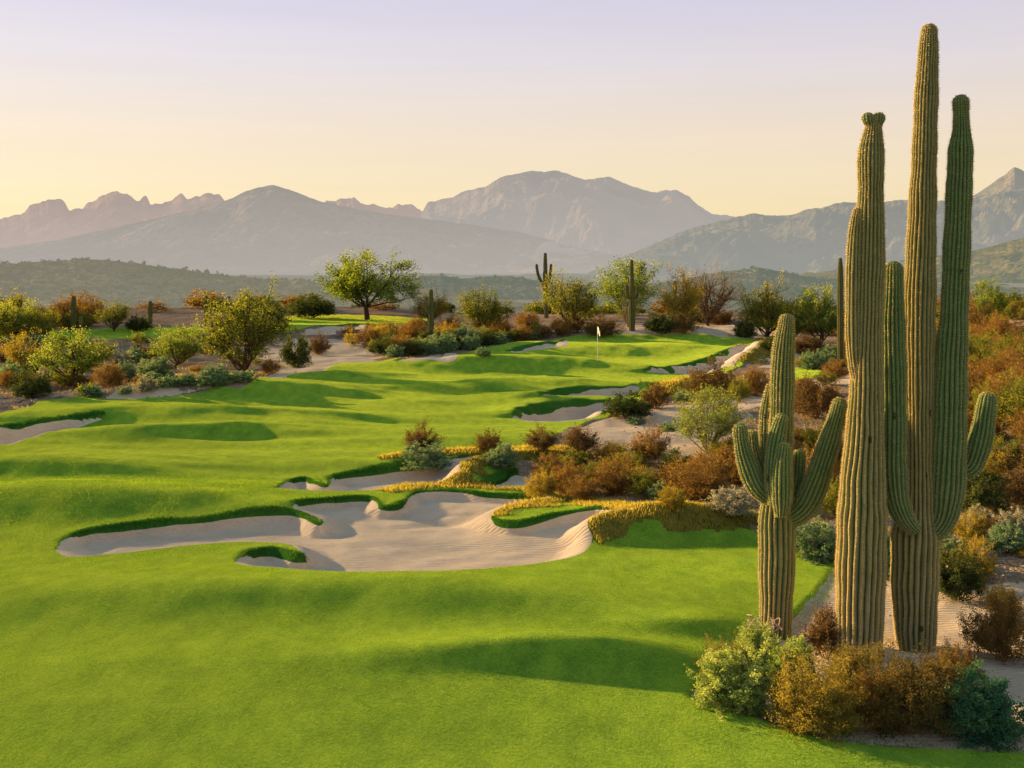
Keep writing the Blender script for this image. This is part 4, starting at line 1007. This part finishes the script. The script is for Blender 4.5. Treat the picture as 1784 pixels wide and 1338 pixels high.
scatter([(590, 606), (610, 580), (700, 572), (760, 575), (940, 566), (1040, 570), (1030, 590), (880, 598), (800, 606), (700, 618), (655, 612)], 46, ['rust_bush', 'rust_bush', 'brown_bush', 'rust_bush', 'gold_bush', 'olive_bush'], (1.4, 2.7), (.5, .75),
        'rusty brush behind the green', 'rusty shrub in the band of brush behind the green', .30)
scatter([(660, 622), (700, 610), (800, 600), (880, 594), (940, 590), (860, 602), (790, 614), (700, 624)], 26, ['sage_bush', 'sage_bush', 'dark_bush', 'sage_bush'], (1.4, 2.8), (.4, .6), 'low grey-green shrubs behind the green', 'low grey-green shrub at the foot of the rusty band', .3)
scatter([(1000, 578), (1130, 572), (1340, 562), (1480, 560), (1480, 590), (1340, 580), (1200, 566)], 16, ['rust_bush', 'olive_bush', 'brown_bush'], (2.2, 4.0), (.5, .8), 'brush below the row of trees', 'rusty shrub under the trees right of the flag', .3, allow=(0,))
scatter([(0, 700), (0, 600), (260, 596), (480, 640), (470, 660), (380, 672), (290, 688), (180, 690), (60, 700)], 62, ['rust_bush', 'brown_bush', 'sage_bush', 'olive_bush', 'sage_bush', 'silver_bush', 'dark_bush'], (.8, 1.8), (.5, .8),
        'scrub left of the fairway', 'low mixed shrub on the bare ground left of the fairway', .40)
scatter([(150, 690), (240, 664), (400, 655), (440, 664), (380, 675), (290, 690), (200, 695)], 9, ['sage_bush', 'sage_bush', 'silver_bush'], (.7, 1.3), (.4, .55), 'grey-green shrubs on the left fairway edge', 'grey-green shrub beside the pale strip at the left fairway edge', .35, allow=(0, 2))
scatter([(0, 596), (0, 570), (160, 566), (160, 580), (60, 596)], 10, ['olive_bush', 'rust_bush'], (2.5, 4.5), (.6, .8), 'brush behind the left lawn strip', 'olive or rusty shrub behind the left lawn strip', .3)
scatter([(380, 575), (470, 556), (480, 584), (440, 600)], 8, ['dark_bush', 'olive_bush'], (2.5, 4), (.5, .8), 'brush left of the raised lawn', 'dark shrub between the largest olive tree and the raised lawn', .3)
scatter([(930, 880), (950, 820), (1030, 800), (1160, 800), (1300, 800), (1320, 880), (1150, 870)], 9, ['rust_bush', 'olive_bush', 'gold_bush', 'rust_bush'], (.8, 1.4), (.55, .8),
        'brush in the middle of the course', 'low shrub filling in the rusty brush beside the bunkers', .34)
scatter([(1330, 720), (1380, 660), (1480, 640), (1480, 900), (1380, 900)], 16, ['rust_bush', 'brown_bush', 'olive_bush', 'sage_bush'], (.7, 1.5), (.5, .8), 'brush between the front saguaros', 'low shrub on the gravel behind the front saguaros', .4)
scatter([(1640, 1000), (1640, 900), (2060, 890), (2060, 1010), (1760, 1010)], 26, ['rust_bush', 'sage_bush', 'gold_bush', 'silver_bush', 'brown_bush'], (.35, .8), (.5, .8), 'small plants on the gravel slope', 'small dry shrub on the gravel slope right of the saguaros', .5)
scatter([(1100, 716), (1240, 690), (1330, 676), (1330, 700), (1180, 760), (1060, 770)], 7, ['sage_bush', 'rust_bush'], (.5, 1.0), (.4, .6), 'tufts on the sandy track', 'tiny tuft on the pale sandy track', .5)
def horizon_brush():
    """shrubs along the far crest that hide the drop to the valley"""
    for i in range(54):
        u = rngp.uniform(-.55, .58); Y = rngp.uniform(132, 166); x = u * Y
        w = rngp.uniform(3, 6)
        px = CX + F * u; z = ground(x, Y); row = HR + F * (ZC - z) / Y
        k = ['olive_bush', 'rust_bush', 'dark_bush', 'olive_bush'][i % 4]; h = w * rngp.uniform(.28, .45)
        DEFER.append((w * h * (F / Y) ** 2 * .3, (k, i % len(PR[k]), x, Y, z - .1, w, h, i * 1.7, 'shrub on the far crest where the course drops to the valley', 'brush on the far crest')))
horizon_brush()
settle(296)

# ------------------------------------------------------------------ golden grass on the sand ridges, turf fringe on the bunker lips
def blade_mesh(name, P, h, lean, wid, mat, seed, tint):
    rng = np.random.default_rng(seed); n = len(P)
    a = rng.uniform(0, 2 * math.pi, n); d = np.stack([np.cos(a), np.sin(a), np.zeros(n)], -1)
    hh = (h * rng.uniform(.5, 1.25, n))[:, None]; s = np.stack([-d[:, 1], d[:, 0], d[:, 2]], -1) * (wid * rng.uniform(.7, 1.3, n))[:, None]
    tip = P + [0, 0, 1] * hh + d * hh * lean * rng.uniform(.2, 1, (n, 1)); md = P + [0, 0, .6] * hh + d * hh * lean * .3
    V = np.stack([P - s, P + s, md + s * .7, md - s * .7, tip], 1).reshape(-1, 3)
    b = np.arange(n)[:, None] * 5
    F_ = np.concatenate([b + [0, 1, 2], b + [0, 2, 3], b + [3, 2, 4]], 1).reshape(-1, 3)
    return mesh_np(name, V, F_, 3, mat, False, {'tint': np.repeat(tint, 5)})
M_GOLD = leaf_mat('golden_grass', [(0, (.05, .10, .014)), (.4, (.15, .19, .028)), (1, (.40, .33, .08))], .5)
M_LIP_SHADE = leaf_mat('shaded_lip_blades', [(0, (.008, .05, .010)), (.5, (.025, .105, .018)), (1, (.07, .18, .03))], .35)  # darker copy of the turf green, carrying the shade of the lips
M_TURF = leaf_mat('turf_blades', [(0, (.035, .11, .008)), (.5, (.10, .21, .014)), (1, (.22, .32, .025))], .45)
def cells(mask):
    j, i = np.nonzero(mask[:-1, :-1]); dy = YY[j + 1, i] - YY[j, i]; dx = XX[j, i + 1] - XX[j, i]
    return j, i, dx, dy
def grow(name, mask, per_m2, h, lean, wid, mat, seed, label, cat='grass', cap=260000, tbase=0.0):
    rng = np.random.default_rng(seed); j, i, dx, dy = cells(mask)
    lam = dx * dy * (per_m2(YY[j, i]) if callable(per_m2) else per_m2)
    tot = lam.sum(); lam = lam * min(1, cap / tot); k = rng.poisson(lam)
    j, i = np.repeat(j, k), np.repeat(i, k); a, b = rng.random(len(j)), rng.random(len(j))
    X = XX[j, i] * (1 - a) + XX[j, i + 1] * a; Y = YY[j, i] * (1 - b) + YY[j + 1, i] * b
    zz = (Z[j, i] * (1 - a) + Z[j, i + 1] * a) * (1 - b) + (Z[j + 1, i] * (1 - a) + Z[j + 1, i + 1] * a) * b
    X = X * (1 + (b - b)); P = np.stack([X, Y, zz - .004], -1)
    hv = (h(Y) if callable(h) else np.full(len(Y), h)) * (.65 + .7 * vnoise(X * 2.2, Y * 2.2, 5))
    wv = (wid(Y) if callable(wid) else np.full(len(Y), wid))
    tb = tbase if np.isscalar(tbase) else tbase[j, i]
    t = np.clip(tb + .55 * vnoise(X * 1.1, Y * 1.1, 9) + .45 * rng.random(len(X)), 0, 1)
    o = obj(name, blade_mesh(name, P, hv, lean, wv, mat, seed, t)); tag(o, label, cat, kind='stuff')
    print(name, len(P))
sz = lambda Y: np.clip(Y / 22, .8, 3.2)
grow('golden_grass', (cls == 3) & (YY < 100), lambda Y: 1250 / sz(Y) ** 2, lambda Y: .075 * sz(Y) ** .5, 1.1, lambda Y: .0045 * sz(Y), M_GOLD, 3, 'golden uncut grass along the ridges around the bunkers', cap=170000, tbase=(-.02 + .42 * sstep(.5, 1, rough)))
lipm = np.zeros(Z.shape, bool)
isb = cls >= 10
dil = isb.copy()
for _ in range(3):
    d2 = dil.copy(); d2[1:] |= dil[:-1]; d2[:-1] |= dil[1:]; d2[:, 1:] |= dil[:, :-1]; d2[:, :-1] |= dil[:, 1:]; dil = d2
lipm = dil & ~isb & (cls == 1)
grow('bunker_lip_grass', lipm & (YY < 45) & (lip_shade > .15), lambda Y: 4500 / sz(Y) ** 2, lambda Y: .035 * sz(Y), .9, lambda Y: .004 * sz(Y), M_LIP_SHADE, 7, 'shaggy green grass hanging over the bunker lips', cap=120000)
grow('fairway_grass', (cls == 1) & (YY > 10.5) & (YY < 30) & (XX / YY > -.5) & (XX / YY < .5), lambda Y: 900 / sz(Y) ** 2, lambda Y: .017 * sz(Y), 1.1, lambda Y: .0042 * sz(Y), M_TURF, 8, 'short mown grass blades of the near fairway', cap=260000)
fr = (fdist > -.22) & (fdist < .05) & (YY < 20) & (cls != 3) & ~isb
grow('turf_edge_grass', fr, 1500, .028, .9, .004, M_TURF, 9, 'longer grass along the turf edge at the saguaro bed', cap=40000)

dryn = fbm(XX * .9, YY * .9, 4, 31)
grow('dry_grass', ((cls == 0) & (dryn > .10)) & (YY > 11) & (YY < 75) & (np.abs(XX / YY) < .52), lambda Y: 260 / sz(Y) ** 2, lambda Y: .09 * sz(Y) ** .5, .9, lambda Y: .0045 * sz(Y), leaf_mat('dry_blades', [(0, (.10, .09, .03)), (.5, (.30, .23, .09)), (1, (.50, .40, .20))], .35), 12, 'sparse dry grass between the desert shrubs', cap=90000)
def litter():
    rng = np.random.default_rng(4); n = 15000
    u = rng.uniform(-.5, .52, n * 8); Y = 11 + 40 * rng.random(n * 8) ** 1.3
    ci = ((u - U0) / (U1 - U0) * (NU - 1)).astype(int); ri = ((np.log(Y) - vs[0]) / (vs[-1] - vs[0]) * (NV - 1)).astype(int)
    k = np.nonzero(((cls[ri, ci] == 0) | ((cls[ri, ci] == 2) & (rng.random(n * 8) < .05) )))[0][:n]
    P = np.stack([u[k] * Y[k], Y[k], Z[ri[k], ci[k]]], -1); s = (.008 + .030 * rng.random(len(k)) ** 3) * np.clip(Y[k] / 18, .8, 2)
    O = np.array([(1, 0, 0), (-1, 0, 0), (0, 1, 0), (0, -1, 0), (0, 0, .7)]); F_ = np.array([(0, 2, 4), (2, 1, 4), (1, 3, 4), (3, 0, 4)])
    a = rng.uniform(0, 6.3, len(k)); c_, s_ = np.cos(a)[:, None], np.sin(a)[:, None]
    o = O[None] * (.7 + .6 * rng.random((len(k), 5, 3))); V = np.stack([o[..., 0] * c_ - o[..., 1] * s_, o[..., 0] * s_ + o[..., 1] * c_, o[..., 2]], -1) * s[:, None, None] + P[:, None]
    ff = (F_[None] + 5 * np.arange(len(k))[:, None, None]).reshape(-1, 3)
    m, nt = new_mat('gravel'); out(nt, diffuse(nt, ramp(nt, [(0, (.10, .07, .05)), (.5, (.26, .20, .15)), (1, (.50, .43, .34))], attr(nt, 'tint'))))
    tag(obj('gravel', mesh_np('gravel', V.reshape(-1, 3), ff, 3, m, False, {'tint': np.repeat(rng.random(len(k)), 5)})), 'loose gravel strewn over the bare desert ground', 'gravel', kind='stuff')
litter()

# ------------------------------------------------------------------ flag on the green
def flag():
    m, nt = new_mat('flag_white'); tl = N(nt, 'ShaderNodeBsdfTranslucent'); tl.inputs['Color'].default_value = (.9, .9, .86, 1); out(nt, mixs(nt, .5, diffuse(nt, (.88, .88, .85)), tl.outputs[0]))
    mp, nt2 = new_mat('pole_white'); out(nt2, diffuse(nt2, (.75, .72, .62)))
    g = unproj(1041, 628); root = empty('golf_flag', tuple(g)); tag(root, 'white flag on a thin pale pole standing in the green', 'flag')
    W = Wood(); W.tube(np.array([[0, 0, -.05], [0, 0, 1.1], [0, 0, 2.18]]), .022, .018, 8)
    obj('pole', W.mesh('pole', mp), root)
    nx, nz = 10, 6; V = []
    for a in range(nx + 1):
        for b in range(nz + 1):
            s = a / nx; V.append((.02 + .13 * s, .05 * math.sin(s * 7), 2.14 - .42 * (b / nz) - .30 * s ** 1.5 * (1 - .3 * b / nz)))
    Fc = [(a * (nz + 1) + b, (a + 1) * (nz + 1) + b, (a + 1) * (nz + 1) + b + 1, a * (nz + 1) + b + 1) for a in range(nx) for b in range(nz)]
    obj('flag_cloth', mesh_np('flag_cloth', V, Fc, 4, m, True), root)
    W2 = Wood(); W2.tube(np.array([[0, 0, 0.004], [0, 0, .012]]), .10, .10, 16)
flag()

# ------------------------------------------------------------------ stones and dead cactus skeleton
M_STONE = sand_material('stone', (.16, .13, .105), (.30, .25, .20), (.42, .36, .30))
def rock_mesh(seed):
    import bmesh
    bm = bmesh.new(); bmesh.ops.create_icosphere(bm, subdivisions=3, radius=1)
    for v in bm.verts:
        n = mnoise.noise(v.co * 1.3 + Vector((seed * 7.1, 0, 0))) * .45 + mnoise.noise(v.co * 3.7 + Vector((seed, 3, 0))) * .16
        v.co *= 1 + n; v.co.z *= .62
    me = bpy.data.meshes.new('stone'); bm.to_mesh(me); bm.free(); me.materials.append(M_STONE); return me
RK = [rock_mesh(i) for i in range(4)]
def rocks(poly, n, size, label, group):
    xs = [p[0] for p in poly]; ys = [p[1] for p in poly]; c = 0; tr = 0
    while c < n and tr < n * 40:
        tr += 1; px, py = rngp.uniform(min(xs), max(xs)), rngp.uniform(min(ys), max(ys))
        if not inside(px, py, poly): continue
        g = unproj(px, py); ci, ri = int(col_index(px)), int((math.log(g[1]) - vs[0]) / (vs[-1] - vs[0]) * (NV - 1))
        if not (0 <= ci < NU) or cls[ri, ci] not in (0, 2): continue
        s = rngp.uniform(*size) * (.6 + .8 * rngp.random() ** 2)
        o = obj('stone', RK[c % 4], None, (g[0], g[1], g[2] + s * .15)); o.rotation_euler = (0, 0, rngp.uniform(0, 6)); o.scale = (s * rngp.uniform(.8, 1.4), s, s * rngp.uniform(.7, 1))
        tag(o, label, 'stone', group); c += 1
rocks([(-20, 715), (0, 676), (60, 680), (110, 694), (40, 706)], 16, (.14, .30), 'pale rounded stone at the left edge beside the fairway', 'stones at the left fairway edge')
rocks([(1640, 990), (1650, 940), (1784, 900), (1784, 1010), (1700, 1030)], 46, (.04, .10), 'small brown stone on the gravel slope right of the saguaros', 'stones on the gravel slope')
rocks([(1380, 790), (1380, 740), (1470, 740), (1470, 800)], 18, (.05, .12), 'small stone on the gravel behind the short saguaro', 'stones behind the short saguaro')
rocks([(1640, 1290), (1640, 1130), (1784, 1160), (1784, 1300)], 14, (.015, .04), 'pebble on the pale sand at the lower right', 'pebbles on the pale sand')
def skeleton():
    m = wood_mat('dead_cactus', (.34, .22, .16), (.58, .42, .33))
    g = unproj(1338, 1150); root_p = np.array([g[0], YA - .75, ground(g[0], YA - .75)])
    W = Wood(); rng = np.random.default_rng(9)
    for i in range(9):
        a = rng.uniform(0, 6.28); r = rng.uniform(.08, .24); z0 = .30
        P = catmull(np.array([[0, 0, z0 - .4], [0, 0, z0], [r * math.cos(a), r * math.sin(a) * .6, z0 + rng.uniform(-.05, .12)], [1.25 * r * math.cos(a + .7), r * math.sin(a + .7), z0 + rng.uniform(.02, .2)],
                              [.8 * r * math.cos(a + 1.4), r * math.sin(a + 1.4) * .6, z0 + rng.uniform(.08, .26)]]), 6)
        W.tube(P, .016, .006, 6)
    o = obj('dead_branch', W.mesh('dead_branch', m), None, tuple(root_p)); tag(o, 'curled pinkish dead branches at the foot of the short saguaro', 'branches')
skeleton()
print('plants', _cnt[0])
# ------------------------------------------------------------------ world, sun, camera
def build_world():
    w = bpy.data.worlds.new('World'); scene.world = w; w.use_nodes = True
    nt = w.node_tree; nt.nodes.clear()
    sky = N(nt, 'ShaderNodeTexSky'); sky.sky_type = 'NISHITA'; sky.sun_disc = False
    sky.sun_elevation = R(SUN_EL); sky.sun_rotation = math.atan2(SUNV[0], SUNV[1])
    sky.air_density = 1.0; sky.dust_density = 1.5; sky.ozone_density = 1.2; sky.altitude = 700
    tc = N(nt, 'ShaderNodeTexCoord'); sp = N(nt, 'ShaderNodeSeparateXYZ'); L(nt, tc.outputs['Generated'], sp.inputs[0])
    # elevation tint of the hazy evening sky: cream at the horizon, lilac above, clear blue overhead
    g = ramp(nt, SKY_STOPS, mathn(nt, 'MULTIPLY', sp.outputs['Z'], 1.0, True))
    sc_ = N(nt, 'ShaderNodeVectorMath', operation='SCALE'); L(nt, sky.outputs[0], sc_.inputs[0]); sc_.inputs['Scale'].default_value = SKY_STRENGTH
    mixd = mixc(nt, SKY_MIX, sc_.outputs[0], g)
    # brighter towards the sun on the left, faint streaks of thin cloud
    mp = N(nt, 'ShaderNodeMapping'); mp.inputs['Scale'].default_value = (1.5, 1.5, 22); L(nt, tc.outputs['Generated'], mp.inputs['Vector'])
    st = noise_n(nt, 1.6, 5, .55, mp.outputs['Vector'])
    k = mathn(nt, 'ADD', mathn(nt, 'SUBTRACT', 1.02, mathn(nt, 'MULTIPLY', sp.outputs['X'], .08)), mathn(nt, 'MULTIPLY', mathn(nt, 'SUBTRACT', st, .5), .10))
    mixd = mixc(nt, 1.0, mixd, k, 'MULTIPLY')
    bg = N(nt, 'ShaderNodeBackground'); L(nt, mixd, bg.inputs['Color']); bg.inputs['Strength'].default_value = 1.0
    o = N(nt, 'ShaderNodeOutputWorld'); L(nt, bg.outputs[0], o.inputs['Surface'])
SKY_STRENGTH, SKY_MIX = .10, .85
SKY_STOPS = [(0.0, (1.0, .77, .44)), (.05, (1.02, .82, .50)), (.11, (1.0, .82, .62)), (.18, (.86, .78, .80)), (.25, (.73, .69, .86)), (.38, (.50, .58, .72)), (.6, (.40, .53, .62)), (1.0, (.36, .50, .60))]
build_world()
sun = bpy.data.lights.new('sun', 'SUN'); sun.energy = 24; sun.angle = R(0.6); sun.color = (1, .655, .28)
so = obj('sun', sun)
from mathutils import Vector
so.rotation_euler = Vector(SUNV).to_track_quat('Z', 'Y').to_euler()
cam = bpy.data.cameras.new('camera'); co = obj('camera', cam); scene.camera = co
co.location = (0, 0, ZC); co.rotation_euler = (R(90), 0, 0)
cam.sensor_fit = 'HORIZONTAL'; cam.sensor_width = 36; cam.lens = 36 * F / 1784
cam.shift_x = 0; cam.shift_y = -(1338 / 2 - HR) / 1784
cam.clip_start = .1; cam.clip_end = 60000
scene.view_settings.view_transform = 'Standard'; scene.view_settings.look = 'None'; scene.view_settings.exposure = 0
scene.cycles.max_bounces = 5; scene.cycles.diffuse_bounces = 3; scene.cycles.transmission_bounces = 4; scene.cycles.transparent_max_bounces = 6
scene.cycles.use_denoising = True
